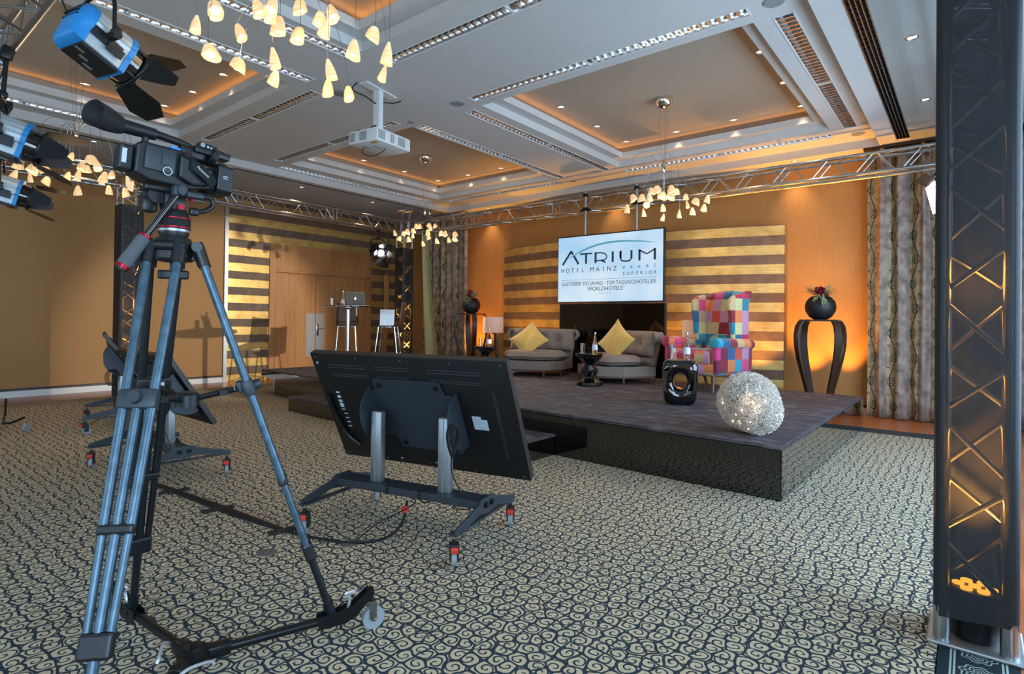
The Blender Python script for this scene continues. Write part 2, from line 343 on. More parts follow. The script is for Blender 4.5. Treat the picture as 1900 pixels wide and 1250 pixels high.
def thing(name, label, cat, loc=(0, 0, 0), rot=0, group=None, M=None):
    o = bpy.data.objects.new(name, None); COL.objects.link(o); o.empty_display_size = .1
    if M is not None: o.matrix_world = M
    else: o.location = loc; o.rotation_euler = (0, 0, R(rot))
    return tag(o, label, cat, group)
def struct(name, mb, mats, **k):
    o = mb.build(name, mats, **k); o['kind'] = 'structure'; return o
def dup(src, loc, rot, label, par=None):
    kids = [c for c in src.children]
    c = src.copy(); COL.objects.link(c)
    if par is None:
        c.location = loc; c.rotation_euler = (0, 0, R(rot)); c['label'] = label
    else: c.parent = par
    for k in kids: dup(k, None, None, None, c)
    return c
def aimM(loc, d, roll=0):
    """matrix whose +Y looks along d, +Z up"""
    d = V(d).normalized(); x = d.cross(V((0, 0, 1))).normalized(); z = x.cross(d)
    M = Matrix((x, d, z)).transposed().to_4x4(); return Matrix.Translation(V(loc)) @ M @ Matrix.Rotation(R(roll), 4, 'Y')
def bez(p0, p1, p2, p3, n=12):
    p0, p1, p2, p3 = map(V, (p0, p1, p2, p3))
    return [p0*(1-t)**3+p1*3*t*(1-t)**2+p2*3*t*t*(1-t)+p3*t**3 for t in [i/(n-1) for i in range(n)]]
def smoothpts(pts, k=6):
    pts = [V(p) for p in pts]; out = []
    for i in range(len(pts)-1):
        p0 = pts[max(i-1, 0)]; p1 = pts[i]; p2 = pts[i+1]; p3 = pts[min(i+2, len(pts)-1)]
        for j in range(k):
            t_ = j/k; out.append(.5*((2*p1)+(-p0+p2)*t_+(2*p0-5*p1+4*p2-p3)*t_*t_+(-p0+3*p1-3*p2+p3)*t_**3))
    out.append(pts[-1]); return out
def ray(px, py): return fw + r2*((px-950)/FPX) - u2*((py-587.2)/FPX)
def text(s, size, mat, parent, loc, rot, name='lettering', sx=1, sp=1, align='LEFT', ext=.0008):
    cu = bpy.data.curves.new(name, 'FONT'); cu.body = s; cu.size = size; cu.align_x = align; cu.extrude = ext; cu.space_character = sp
    tmp = bpy.data.objects.new('tmp', cu); COL.objects.link(tmp)
    dg = bpy.context.evaluated_depsgraph_get(); me = bpy.data.meshes.new_from_object(tmp.evaluated_get(dg)); bpy.data.objects.remove(tmp)
    me.materials.clear(); me.materials.append(MATS[mat]); me.name = name
    o = bpy.data.objects.new(name, me); COL.objects.link(o); o.parent = parent; o.location = loc; o.rotation_euler = [R(a) for a in rot]; o.scale = (sx, 1, 1)
    return o

# ================================================================== THE ROOM
XW, XE, YS, YN = -11.8, 1.32, -5.2, 9.75
ZM, ZP = 3.95, 3.83
TX0, TX1, TY1 = -9.55, -1.0, 9.45
struct('floor', MB().bb((-10.9, YS, -.1), (-.1, 8.15, 0)), 'carpet')
struct('trim_1', MB().add([(-.125, -15, 0), (.125, -15, 0), (.125, 15, 0), (-.125, 15, 0), (-.125, -15, -.1), (.125, -15, -.1), (.125, 15, -.1), (-.125, 15, -.1)], [(0, 1, 2, 3), (4, 7, 6, 5), (0, 4, 5, 1), (2, 6, 7, 3), (0, 3, 7, 4), (1, 5, 6, 2)]), 'carpet_border')
bo = bpy.data.objects['trim_1']; bo.location = (.03, 0, 0)
for v in bo.data.vertices: v.co.y = YS if v.co.y < 0 else 8.5
struct('trim_2', MB().bb((-10.9, 8.15, -.1), (-.095, 8.5, 0)), 'carpet_plain')
struct('trim_3', MB().bb((.155, YS, -.1), (XE, YN, 0)), 'floor_wood')
struct('trim_4', MB().bb((XW, 8.5, -.1), (.155, YN, 0)), 'floor_wood_x')
struct('trim_5', MB().bb((XW, YS, -.1), (-10.9, 8.5, 0)), 'floor_wood')
# walls
wl = MB(); 
for a, b_ in (((XW-.2, YS, 0), (XW, 5.38, 4.5)),): wl.bb(a, b_)
struct('wall_west', wl, 'partition_beige')
wb = MB(); wb.bb((XW-.2, 5.38, 2.93), (XW, YN, 4.5)); wb.bb((XW-.2, 5.38, 0), (XW, 6.29, 2.93)); wb.bb((XW-.2, 8.97, 0), (XW, YN, 2.93)); wb.bb((XW-.4, 5.4, 0), (XW-.21, 9.5, 3))
struct('wall_west_banded', wb, 'stripes_west')
struct('wall_north', MB().bb((XW, YN, 0), (XE, YN+.2, 4.5)), 'wallpaper')
struct('wall_south', MB().bb((XW, YS-.2, 0), (-8.6, YS, 4.5)).bb((-.4, YS-.2, 0), (XE, YS, 4.5)).bb((-8.6, YS-.2, 3.0), (-.4, YS, 4.5)).bb((-8.6, YS-.2, 0), (-.4, YS, .5)), 'wallpaper')
we = MB()
we.bb((XE, YS, 0), (XE+.2, YN, .45)).bb((XE, YS, 2.95), (XE+.2, YN, 4.5)).bb((XE, YS, .45), (XE+.2, -5.0, 2.95)).bb((XE, .6, .45), (XE+.2, 2.4, 2.95)).bb((XE, 8.0, .45), (XE+.2, YN, 2.95))
struct('wall_east', we, 'wallpaper')
def window(n, horiz, a, b_, z0, z1, pos, cnt):
    f = MB(); L = b_-a
    def bar(u0, u1, w0, w1, t=.06):
        if horiz: f.bb((u0, pos-t/2, w0), (u1, pos+t/2, w1))
        else: f.bb((pos-t/2, u0, w0), (pos+t/2, u1, w1))
    bar(a, b_, z0, z0+.07); bar(a, b_, z1-.07, z1)
    for i in range(cnt+1): u = a+L*i/cnt; bar(max(a, u-.035), min(b_, u+.035), z0, z1)
    o = f.build('window_%d' % n, 'white_paint'); o['kind'] = 'structure'
    for i in range(cnt):
        u0, u1 = a+L*i/cnt+.035, a+L*(i+1)/cnt-.035
        g = MB().bb((u0, pos-.004, z0+.07), (u1, pos+.004, z1-.07)) if horiz else MB().bb((pos-.004, u0, z0+.07), (pos+.004, u1, z1-.07))
        g.build('pane', 'window_glass', o)
window(1, False, -5.0, .6, .45, 2.95, XE+.1, 4); window(2, False, 2.4, 8.0, .45, 2.95, XE+.1, 4); window(3, True, -8.6, -.4, .5, 3.0, YS-.1, 6)
# vertical trim on the partition, baseboards
struct('trim_6', MB().bb((XW, 5.33, 0), (XW+.04, 5.40, 3.83)), 'alu_matte')
struct('trim_7', MB().bb((XW, 9.44, 0), (XW+.03, 9.48, 3.83)), 'alu_matte')
def baseb(n, a, b_, side): struct('baseboard_'+n, MB().bb(a, b_), 'white_paint', bev=.004)
struct('baseboard_west', MB().bb((XW, YS, .0), (XW+.02, 5.33, .10)), 'white_paint')
struct('trim_8', MB().bb((XW, YS, .10), (XW+.02, 5.33, .14)), 'dark_wood')
struct('baseboard_north', MB().bb((-9.2, YN-.02, 0), (XE, YN, .10)), 'white_paint')
struct('trim_9', MB().bb((-9.2, YN-.02, .10), (XE, YN, .14)), 'dark_wood')
# wood door portal with two leaves
D0, D1, DZ = 6.29, 8.97, 2.93
fr = MB(); fr.bb((XW-.02, D0, 2.36), (XW+.03, D1, DZ)).bb((XW-.02, D0, 0), (XW+.03, 6.43, 2.36)).bb((XW-.02, 8.90, 0), (XW+.03, D1, 2.36))
fr.bb((XW-.25, 8.86, 0), (XW+.0, 8.90, 2.36)).bb((XW-.25, 6.43, 2.32), (XW+.0, 8.9, 2.36)).bb((XW-.25, 6.40, 0), (XW, 6.43, 2.36))
dr = struct('door_1', fr, 'door_wood')
d1 = MB().bb((XW-.19, 6.43, .01), (XW-.14, 7.50, 2.32)).build('door_leaf', 'door_wood', dr)
d2 = MB().bb((XW-.19, 7.51, .01), (XW-.14, 8.86, 2.32)).build('door_leaf', 'door_wood', dr)
for y0, y1 in ((7.27, 7.495),): MB().bb((XW-.14, y0, .42), (XW-.136, y1, 1.43)).build('push_plate', 'silver_panel', d1)
MB().bb((XW-.14, 7.515, .42), (XW-.136, 7.74, 1.43)).build('push_plate', 'silver_panel', d2)
MB().rbox((XW-.13, 7.56, 1.05), (.012, .05, .28), .004).cyl((XW-.13, 7.56, 1.07), (XW-.07, 7.56, 1.07), .009).cyl((XW-.07, 7.56, 1.07), (XW-.07, 7.70, 1.07), .009).build('door_handle', 'steel', d2, smooth=40)
# wooden edge leaning beside the portal
bd = MB(); bd.grid(lambda u, v_: (XW+.12+.05*sin(v_*pi), 9.25+.07*(u-.5)*2+.10*sin(v_*pi*.5), 0+v_*2.45), 2, 14); o = bd.build('wooden_board', 'pale_wood', thick=.03)
tag(o, 'tall narrow pale wooden board leaning on the banded wall right of the doors', 'board')

# ---- ceiling with coffers, recessed louvre lights, lowered edge
COF = {'nw': (-9.1, -6.0, 5.2, 8.7), 'ne': (-4.7, -1.5, 5.2, 8.7), 'sw': (-9.1, -6.0, -.1, 3.43), 'se': (-4.7, -1.5, -.1, 3.43)}
LUM = [  # x0,x1,y0,y1, axis, label
 (-5.02, -4.87, 5.24, 8.75, 'y', 'mirror louvre ceiling light along the left edge of the coffer over the armchair'),
 (-5.95, -5.80, 5.24, 8.72, 'y', 'mirror louvre ceiling light along the right edge of the coffer behind the projector'),
 (-4.66, -1.48, 4.91, 5.06, 'x', 'mirror louvre ceiling light on the near side of the coffer over the armchair'),
 (-4.70, -1.52, 8.90, 9.05, 'x', 'mirror louvre ceiling light on the far side of the coffer over the armchair'),
 (-1.34, -1.18, 5.22, 8.76, 'y', 'wide mirror louvre ceiling light reflecting amber, right of the coffer over the armchair'),
 (-9.48, -9.33, 5.19, 8.69, 'y', 'mirror louvre ceiling light along the left edge of the coffer behind the projector'),
 (-9.10, -6.13, 8.90, 9.05, 'x', 'mirror louvre ceiling light on the far side of the coffer behind the projector'),
 (-9.08, -6.03, 4.88, 5.03, 'x', 'mirror louvre ceiling light on the near side of the coffer behind the projector'),
 (-8.90, -5.98, 3.65, 3.80, 'x', 'mirror louvre ceiling light above the camcorder, its cells shining white'),
 (-5.80, -5.66, 0.0, 3.50, 'y', 'bright mirror louvre ceiling light passing behind the blue studio lamp'),
 (-4.94, -4.80, 0.0, 3.46, 'y', 'mirror louvre ceiling light crossing behind the nearest chandelier'),
 (-4.64, -1.50, 3.65, 3.80, 'x', 'mirror louvre ceiling light running from the nearest chandelier to the top edge'),
 (-9.28, -9.14, 0.0, 3.40, 'y', 'mirror louvre ceiling light above the left chandelier, beside the camcorder eyecup')]
holes = [(a, b_, c, d) for a, b_, c, d in COF.values()]+[(a, b_, c, d) for a, b_, c, d, _, _ in LUM]
def ringed(mb, rect, holes, z):
    X = sorted({rect[0], rect[1]} | {min(max(v_, rect[0]), rect[1]) for h in holes for v_ in h[:2]}); Y = sorted({rect[2], rect[3]} | {min(max(v_, rect[2]), rect[3]) for h in holes for v_ in h[2:]})
    for i in range(len(X)-1):
        for j in range(len(Y)-1):
            cx, cy = (X[i]+X[i+1])/2, (Y[j]+Y[j+1])/2
            if not any(h[0] < cx < h[1] and h[2] < cy < h[3] for h in holes):
                mb.quad((X[i], Y[j], z), (X[i], Y[j+1], z), (X[i+1], Y[j+1], z), (X[i+1], Y[j], z))
cm = MB()
ringed(cm, (TX0, TX1, YS, TY1), holes, ZM)
def frame_quads(mb, r0, r1, z):
    a = [(r0[0], r0[2], z), (r0[1], r0[2], z), (r0[1], r0[3], z), (r0[0], r0[3], z)]; b_ = [(r1[0], r1[2], z), (r1[1], r1[2], z), (r1[1], r1[3], z), (r1[0], r1[3], z)]
    for i in range(4): j = (i+1) % 4; mb.quad(a[i], a[j], b_[j], b_[i])
def wall_quads(mb, r, z0, z1):
    a = [(r[0], r[2]), (r[1], r[2]), (r[1], r[3]), (r[0], r[3])]
    for i in range(4): j = (i+1) % 4; mb.quad((*a[i], z0), (*a[j], z0), (*a[j], z1), (*a[i], z1))
def ins(r, d): return (r[0]+d, r[1]-d, r[2]+d, r[3]-d)
for k, r_ in COF.items():
    cm.cur = 0; wall_quads(cm, r_, ZM, ZM+.10); frame_quads(cm, r_, ins(r_, .16), ZM+.10); wall_quads(cm, ins(r_, .16), ZM+.10, ZM+.19)
    frame_quads(cm, ins(r_, .16), ins(r_, -.05), ZM+.19); cm.cur = 1; wall_quads(cm, ins(r_, -.05), ZM+.19, ZM+.32)
    o_r = ins(r_, -.05); cm.quad((o_r[0], o_r[2], ZM+.32), (o_r[1], o_r[2], ZM+.32), (o_r[1], o_r[3], ZM+.32), (o_r[0], o_r[3], ZM+.32))
cm.cur = 0
cm.quad((TX0, YS, ZM), (TX0, TY1, ZM), (TX0, TY1, ZP), (TX0, YS, ZP)); cm.quad((TX1, YS, ZM), (TX1, TY1, ZM), (TX1, TY1, ZP), (TX1, YS, ZP)); cm.quad((TX0, TY1, ZM), (TX1, TY1, ZM), (TX1, TY1, ZP), (TX0, TY1, ZP))
cm.cur = 2; cm.quad((TX0-.14, YS, ZP), (TX0, YS, ZP), (TX0, TY1, ZP), (TX0-.14, TY1, ZP)); cm.quad((TX1, YS, ZP), (-.79, YS, ZP), (-.79, 9.27, ZP), (TX1, 9.27, ZP)); cm.quad((XW, TY1, ZP), (TX1, TY1, ZP), (TX1, YN, ZP), (XW, YN, ZP)); cm.quad((TX1, 9.27, ZP), (-.64, 9.27, ZP), (-.64, YN, ZP), (TX1, YN, ZP))
cm.cur = 3; cm.quad((-.64, YS, ZP), (XE, YS, ZP), (XE, YN, ZP), (-.64, YN, ZP)); cm.quad((XW, YS, ZP), (TX0-.20, YS, ZP), (TX0-.20, TY1, ZP), (XW, TY1, ZP))
cm.cur = 2; cm.quad((XW, YS, 4.5), (XE, YS, 4.5), (XE, YN, 4.5), (XW, YN, 4.5))
struct('ceiling', cm, ['ceiling_white', 'ceiling_panel', 'ceiling_white', 'ceiling_texture'], fix=False)
# slot air diffusers
t_ = thing('slot_diffuser', 'long dark double slot air diffuser in the textured ceiling by the windows', 'air diffuser', (-.715, 2, ZP))
m_ = MB(); 
for x_ in (-.07, -.035, 0, .035, .07): m_.box((x_, 0, .02), (.008, 14.5, .05))
m_.build('frame', 'alu', t_); m_ = MB(); m_.box((0, 0, .05), (.15, 14.5, .01))
for i in range(140):
    for x_ in (-.018, .018, .052, -.052): m_.box((x_, -7.2+i*.103, .03), (.026, .012, .02))
m_.build('vane', 'black_plastic', t_)
tag(MB().box((TX0-.17, 2, ZP+.02), (.055, 14.9, .03)).build('shadow_gap_slot', 'tape'), 'thin dark slot along the ceiling edge above the door wall', 'air slot')

def louvre(x0, x1, y0, y1, ax, label):
    cx, cy = (x0+x1)/2, (y0+y1)/2; L = (y1-y0) if ax == 'y' else (x1-x0); W = (x1-x0) if ax == 'y' else (y1-y0)
    t_ = thing('louvre_light', label, 'ceiling light', (cx, cy, ZM), 0 if ax == 'x' else 90, 'mirror louvre lights set in the ceiling')
    f = MB(); h = W/2
    f.box((0, h, .0), (L+.02, .012, .012)).box((0, -h, 0), (L+.02, .012, .012)).box((L/2, 0, 0), (.012, W, .012)).box((-L/2, 0, 0), (.012, W, .012)).box((0, 0, .003), (.02, W, .012))
    f.build('frame', 'white_paint', t_)
    g = MB(); g.bb((-L/2, -h, .0), (L/2, -h+.002, .09)).bb((-L/2, h-.002, .0), (L/2, h, .09)).bb((-L/2, -h, .088), (L/2, h, .09)).bb((-L/2, -h, 0), (-L/2+.002, h, .09)).bb((L/2-.002, -h, 0), (L/2, h, .09))
    g.build('housing', 'alu', t_)
    # V section mirror runs and cross blades
    g = MB(); 
    for s_ in (-1, 1): g.grid(lambda u, v_: (-L/2+L*u, s_*(h*(1-.55*v_*v_)-.004), .004+.06*v_), 2, 5)
    g.build('reflector', 'mirror', t_, smooth=60)
    n = int(L/.082); b_ = MB(); half = False
    for i in range(1, n):
        x_ = -L/2+L*i/n
        if abs(x_) < .03: continue
        if x_ > 0 and not half: half = True; b_.build('louvre_grid', 'mirror', t_); b_ = MB()
        b_.prism([(x_-.010, .003), (x_+.010, .003), (x_, .05)], -h+.008, h-.008)
    b_.build('louvre_grid', 'mirror', t_)
for l_ in LUM: louvre(*l_)
# ceiling loudspeakers and detectors
sp0 = None
for x_, y_, r_, lb in ((-4.89, 4.97, .085, 'round grey ceiling loudspeaker at the near left corner of the coffer over the armchair'), (-5.76, 3.9, .10, 'round grey ceiling loudspeaker behind the lowest shades of the nearest chandelier'), (-1.22, 9.1, .085, 'round grey ceiling loudspeaker at the far right coffer corner'), (-1.27, 4.96, .085, 'round pale ceiling loudspeaker at the top edge of the picture'), (-5.84, 9.05, .05, 'small round ceiling disc between the two far coffers'), (-5.84, 5.06, .045, 'small round ceiling disc right of the projector column')):
    m_ = MB().lathe([(r_, 0), (r_, -.004), (r_*.93, -.009), (0, -.009)], (0, 0, 0), 28)
    o = m_.build('ceiling_loudspeaker', 'plaster_grey', smooth=40); o.location = (x_, y_, ZM); tag(o, lb, 'loudspeaker', 'round loudspeakers in the ceiling')
# downlights
def downlight_proto():
    t_ = thing('downlight', 'x', 'downlight')
    MB().lathe([(.052, .002), (.052, -.004), (.040, -.006), (.036, .0)], (0, 0, 0), 20).build('trim_ring', 'chrome', t_, smooth=40)
    MB().lathe([(.036, -.001), (0, -.003)], (0, 0, 0), 16).build('lens', 'downlight_glow', t_)
    return t_
dl = downlight_proto(); first = True
def put_dl(x, y, z, label, group):
    global first
    if first: dl.location = (x, y, z); dl['label'] = label; dl['group'] = group; first = False; return dl
    o = dup(dl, (x, y, z), 0, label); o['group'] = group; return o
names = {'ne': 'coffer over the patchwork armchair', 'nw': 'coffer behind the projector', 'sw': 'coffer behind the blue studio lamp', 'se': 'coffer above the nearest chandelier'}
for k, dx, dy in (('ne', 0, 0), ('nw', -4.42, 0), ('sw', -4.42, -5.28), ('se', 0, -5.28)):
    zc = ZM+.32
    for x_, y_, w_ in ((-4.42, 5.5, 'front left corner'), (-4.42, 6.52, 'left side, nearer one'), (-4.42, 7.5, 'left side, farther one'), (-4.42, 8.42, 'far left corner'), (-3.57, 8.45, 'far side, left one'), (-2.70, 8.45, 'far side, right one'), (-1.80, 8.45, 'far right corner'), (-1.80, 7.5, 'right side, farther one'), (-1.80, 6.5, 'right side, nearer one')):
        if k == 'se' and y_ < 8.4: continue
        if k in ('sw',) and y_+dy < .7: continue
        light('SPOT', (x_+dx, y_+dy, zc-.03), (x_+dx, y_+dy, 0), 14, (1, .74, .48), spot_size=R(62), spot_blend=.8, shadow_soft_size=.04); put_dl(x_+dx, y_+dy, zc, 'small round downlight in the '+names[k]+', '+w_, 'downlights round the '+names[k])
for x_, y_, w_ in ((-10.03, 5.97, 'on the left ceiling edge above the banded wall'), (-10.05, 7.65, 'on the left ceiling edge above the double doors'), (-9.9, 2.6, 'on the left ceiling edge above the camcorder tripod'), (-10.03, 9.3, 'in the far left ceiling corner'), (-8.45, 9.6, 'above the far truss left of the screen'), (-2.13, 9.6, 'above the far truss right of the coffer'), (-.41, 6.06, 'on the textured ceiling, nearest one'), (-.40, 7.81, 'on the textured ceiling, middle one'), (-.41, 9.5, 'on the textured ceiling, far one')):
    o = put_dl(x_, y_, ZP, 'round recessed spotlight '+w_, 'recessed spotlights round the ceiling edge')
for x_ in (-8.45, -5.3, -2.13): light('SPOT', (x_, 9.55, ZP-.03), (x_, 9.65, 0), 16, WARM, spot_size=R(75), spot_blend=.8, shadow_soft_size=.03)
for y_ in (5.97, 7.65, 2.6): light('SPOT', (-10.03, y_, ZP-.03), (-10.3, y_, 0), 14, WARM, spot_size=R(80), spot_blend=.8, shadow_soft_size=.03)
# warm lamps hidden in the coves
for k, r_ in COF.items():
    q = ins(r_, .03); zc = ZM+.235; cx, cy = (r_[0]+r_[1])/2, (r_[2]+r_[3])/2; LX, LY = r_[1]-r_[0], r_[3]-r_[2]
    for p_, a_, s_ in (((q[0], cy, zc), (cx, cy, zc+1.1), LY), ((q[1], cy, zc), (cx, cy, zc+1.1), LY), ((cx, q[2], zc), (cx, cy, zc+1.1), LX), ((cx, q[3], zc), (cx, cy, zc+1.1), LX)):
        o = light('AREA', p_, a_, 1.25, (1, .42, .12), shape='RECTANGLE', size=s_ if abs(p_[1]-cy) > .1 else .05, size_y=.05 if abs(p_[1]-cy) > .1 else s_)
        o.rotation_euler = (0, 0, 0)
        d_ = V(a_)-V(p_)
        if abs(p_[1]-cy) > .1: o.rotation_euler = (R(180-(40 if p_[1] < cy else -40)), 0, 0)
        else: o.rotation_euler = (0, R(180+(40 if p_[0] < cx else -40)), 0)

# ---- curved banded panel behind the stage
def arc_y(x): c = -5.15; h = 2.88; return 9.68-.46*(1-((x-c)/h)**2)
pn = MB(); N_ = 40; xs = [-8.02+5.73*i/N_ for i in range(N_+1)]
poly = [(x_, arc_y(x_)) for x_ in xs]
vs = [(x_, y_, z_) for z_ in (.30, 2.88) for x_, y_ in poly]+[(x_, y_+.04, z_) for z_ in (.30, 2.88) for x_, y_ in poly]; K = N_+1; fs = []
for i in range(N_): fs += [(i, i+1, K+i+1, K+i), (2*K+i, 3*K+i, 3*K+i+1, 2*K+i+1), (K+i, K+i+1, 3*K+i+1, 3*K+i), (i, 2*K+i, 2*K+i+1, i+1)]
fs += [(0, K, 3*K, 2*K), (K-1, 3*K-1, 4*K-1, 2*K-1)]
pn.add(vs, fs); pn.bb((-8.0, 9.68, 0), (-7.9, 9.74, .32)); pn.bb((-2.4, 9.68, 0), (-2.3, 9.74, .32))
tag(pn.build('wall_panel', 'stripes_north', smooth=30), 'wide curved wall panel with gold and brown bands behind the screen', 'wall panel')

# ---- curtains
def curtain(name, label, fn, L, z0, z1, folds, amp, parts=220, flare=0, uo=0):
    m_ = MB(); us = []
    def f(u, v_):
        s_ = u*folds*2*pi; a = amp*(.75+.25*v_)
        off = a*sin(s_)+.35*a*sin(2.3*s_+1)+(.25*a*sin(s_*.5+v_*2))
        p, nrm = fn(u+.004*sin(v_*5+u*40)); p = V(p)+V(nrm)*off
        k = 1-v_
        return (p.x+nrm[0]*flare*0, p.y, z0+(z1-z0)*v_)
    nv = 14; m_.grid(f, parts, nv)
    o = m_.build(name, 'curtain_cloth', smooth=180, fix=False, thick=.004)
    uvl = o.data.uv_layers.new(name='UVMap')
    for lp in o.data.loops:
        vi = lp.vertex_index; i, j = vi % parts, vi//parts
        uvl.data[lp.index].uv = (uo+i/(parts-1)*L, (z1-z0)*j/(nv-1))
    return tag(o, label, 'curtain')
curtain('curtain', 'mauve and sand curtain with black scrolls at the right end of the wall', lambda u: ((-1.15+2.3*u, 9.52, 0), (0, 1, 0)), 3.9, .015, 3.78, 10, .075)
curtain('curtain', 'mauve and sand scroll curtain hanging in the far left corner beside the round vase', lambda u: ((-10.42+1.5*u, 9.45+.1*sin(u*pi), 0), (0, 1, 0)), 2.7, .02, 3.78, 7, .045, uo=.16)
m_ = MB(); m_.grid(lambda u, v_: (-9.93+.22*u+.28*(1-v_)**1.5*(.3+.7*u)-.10*v_, 9.1-.05*cos(u*6), .35+3.0*v_), 16, 18)
tag(m_.build('drape', 'drape_cream', smooth=180, fix=False, thick=.004), 'narrow cream green drape pulled sideways beside the far corner tower', 'curtain')
tag(MB().bb((-1.2, 9.44, 3.79), (1.25, 9.6, 3.825)).build('curtain_rail', 'dark_wood'), 'dark curtain rail on the ceiling above the right curtain', 'curtain rail')

# ---- stage
def stage():
    t_ = thing('stage', 'low black glossy stage platform topped with grey violet velvet carpet', 'stage')
    FR, BR, BL, FL = (-1.085, 4.52), (-1.065, 8.42), (-9.85, 8.9), (-9.72, 5.08)
    pts = [FR, BR, BL, FL]
    MB().prism(pts, .375, .40, 'xy').build('deck', 'stage_carpet', t_)
    def side(a, b_, z0=0, z1=.374):
        a, b_ = V((*a, 0)), V((*b_, 0)); d = (b_-a).normalized(); n_ = V((d.y, -d.x, 0))*.012
        m = MB(); m.add([a-n_*0+V((0, 0, z0)), b_+V((0, 0, z0)), b_+V((0, 0, z1)), a+V((0, 0, z1)), a-n_+V((0, 0, z0)), b_-n_+V((0, 0, z0)), b_-n_+V((0, 0, z1)), a-n_+V((0, 0, z1))], [(0, 1, 2, 3), (4, 7, 6, 5), (0, 4, 5, 1), (3, 2, 6, 7), (0, 3, 7, 4), (1, 5, 6, 2)])
        return m
    mid = (-3.147, 4.63)
    side(FR, mid).build('fascia', 'stage_fascia', t_); side(mid, (-9.2, 5.04)).build('fascia', 'stage_fascia', t_)
    side(BR, FR).build('fascia', 'stage_fascia', t_); side((-9.72, 5.08), (-9.85, 8.9), .30).build('fascia', 'stage_fascia', t_); side((-9.2, 5.04), FL, .28).build('fascia', 'stage_fascia', t_)
    side(BL, BR).build('fascia', 'stage_fascia', t_)
    e = MB(); 
    for a, b_ in ((FR, BR), (FR, mid), (mid, (-9.2, 5.04))): e.tube([(*a, .388), (*b_, .388)], .003, 6)
    e.build('edge_strip', 'steel', t_)
    for x_, y_ in ((-9.6, 5.25), (-9.6, 6.2), (-9.65, 7.4), (-9.35, 5.6)): MB().cyl((x_, y_, 0), (x_, y_, .375), .024).build('leg', 'alu', t_)
    s = thing('stage_step', 'low black step with velvet top along the front of the stage', 'step')
    MB().prism([(-3.16, 4.09), (-3.16, 4.62), (-7.5, 4.90), (-7.5, 4.30)], .18, .20, 'xy').build('tread', 'stage_carpet', s)
    m = MB(); m.prism([(-3.165, 4.095), (-3.165, 4.61), (-7.49, 4.89), (-7.49, 4.305)], .0, .18, 'xy'); m.build('riser', 'stage_fascia', s)
stage()
# floor boxes, cable
for (x_, y_), lb in (((-3.035, 1.63), 'flat round grey floor socket cover on the carpet beside the tripod'), ((-2.80, 2.0), 'flat round grey floor socket cover under the near display stand')):
    o = MB().lathe([(.052, 0), (.052, .003), (.048, .006), (.015, .006), (.013, .009), (0, .009)], (0, 0, 0), 28).build('floor_socket_cover', 'grey_disc', smooth=30); o.location = (x_, y_, 0); tag(o, lb, 'floor socket', 'round floor socket covers')
cp = [(-5.26, 1.775, .01), (-4.79, 1.727, .01), (-4.27, 1.749, .01), (-3.716, 1.789, .01), (-3.194, 1.865, .01), (-2.951, 1.929, .01), (-2.75, 2.03, .01), (-2.69, 2.2, .012), (-2.72, 2.33, .06), (-2.76, 2.40, .16)]
t_ = thing('power_cable', 'black cable taped across the carpet to the near display stand', 'cable')
MB().tube(smoothpts(cp, 8), .008, 8).build('cord', 'black_rubber', t_)
m_ = MB()
for a, b_ in (((-4.85, 1.735), (-3.25, 1.86)),):
    m_.grid(lambda u, v_: (a[0]+(b_[0]-a[0])*u, a[1]+(b_[1]-a[1])*u+(v_-.5)*.05+.01*sin(u*pi), .003+.017*sin(v_*pi)), 20, 6)
for x_, y_ in ((-4.6, 1.745), (-3.95, 1.77), (-3.25, 1.86)): m_.box((x_, y_, .012), (.045, .2, .012), (0, 0, -12))
m_.build('tape_strip', 'tape', t_)
MB().rbox((-2.745, 2.37, .12), (.03, .05, .035), .005).build('plug', 'red_plastic', t_)

# ================================================================== TRUSSES AND TOWERS
TZ0, TZ1 = 3.31, 3.56
def truss(name, a, b_, label, cat='truss', hw=.125, pitch=.5, ends=True):
    """box truss between a and b_ (centre line); four chords and zigzag bracing"""
    a, b_ = V(a), V(b_); L = (b_-a).length
    q = (b_-a).to_track_quat('X', 'Z'); M = Matrix.Translation(a) @ q.to_matrix().to_4x4()
    t_ = thing(name, label, cat, M=M)
    for s_ in (-1, 1):
        for e in (-1, 1): MB().cyl((0, s_*hw, e*hw), (L, s_*hw, e*hw), .024, n=12).build('chord', 'alu', t_, smooth=60)
    m = MB(); n = max(2, int(round(L/pitch))); p = L/n
    for i in range(n):
        x0, x1, x2 = i*p+.03, (i+.5)*p, (i+1)*p-.03
        for s_ in (-1, 1):
            m.cyl((x0, s_*hw, -hw), (x1-.02, s_*hw, hw), .009, n=6, cap=False).cyl((x1+.02, s_*hw, hw), (x2, s_*hw, -hw), .009, n=6, cap=False)
            m.cyl((x0, -hw, s_*hw), (x1-.02, hw, s_*hw), .009, n=6, cap=False).cyl((x1+.02, hw, s_*hw), (x2, -hw, s_*hw), .009, n=6, cap=False)
    m.build('bracing', 'alu', t_, smooth=60)
    if ends:
        for x_ in [.02, L-.02]+[L*k/round(L/2.2) for k in range(1, int(round(L/2.2)))]:
            for dx in ((-.045, .045) if .1 < x_ < L-.1 else (0,)):
                m = MB()
                for s_ in (-1, 1): m.cyl((x_+dx, s_*hw, -hw), (x_+dx, s_*hw, hw), .010, n=6).cyl((x_+dx, -hw, s_*hw), (x_+dx, hw, s_*hw), .010, n=6)
                for s_ in (-1, 1):
                    for e in (-1, 1): m.cyl((x_+dx-.02, s_*hw, e*hw), (x_+dx+.02, s_*hw, e*hw), .030, n=10)
                m.build('cross_frame', 'alu', t_, smooth=60)
    return t_
zt = (TZ0+TZ1)/2
truss('box_truss', (-10.28, .95, zt), (-10.28, 8.75, zt), 'silver box truss running along the banded door wall')
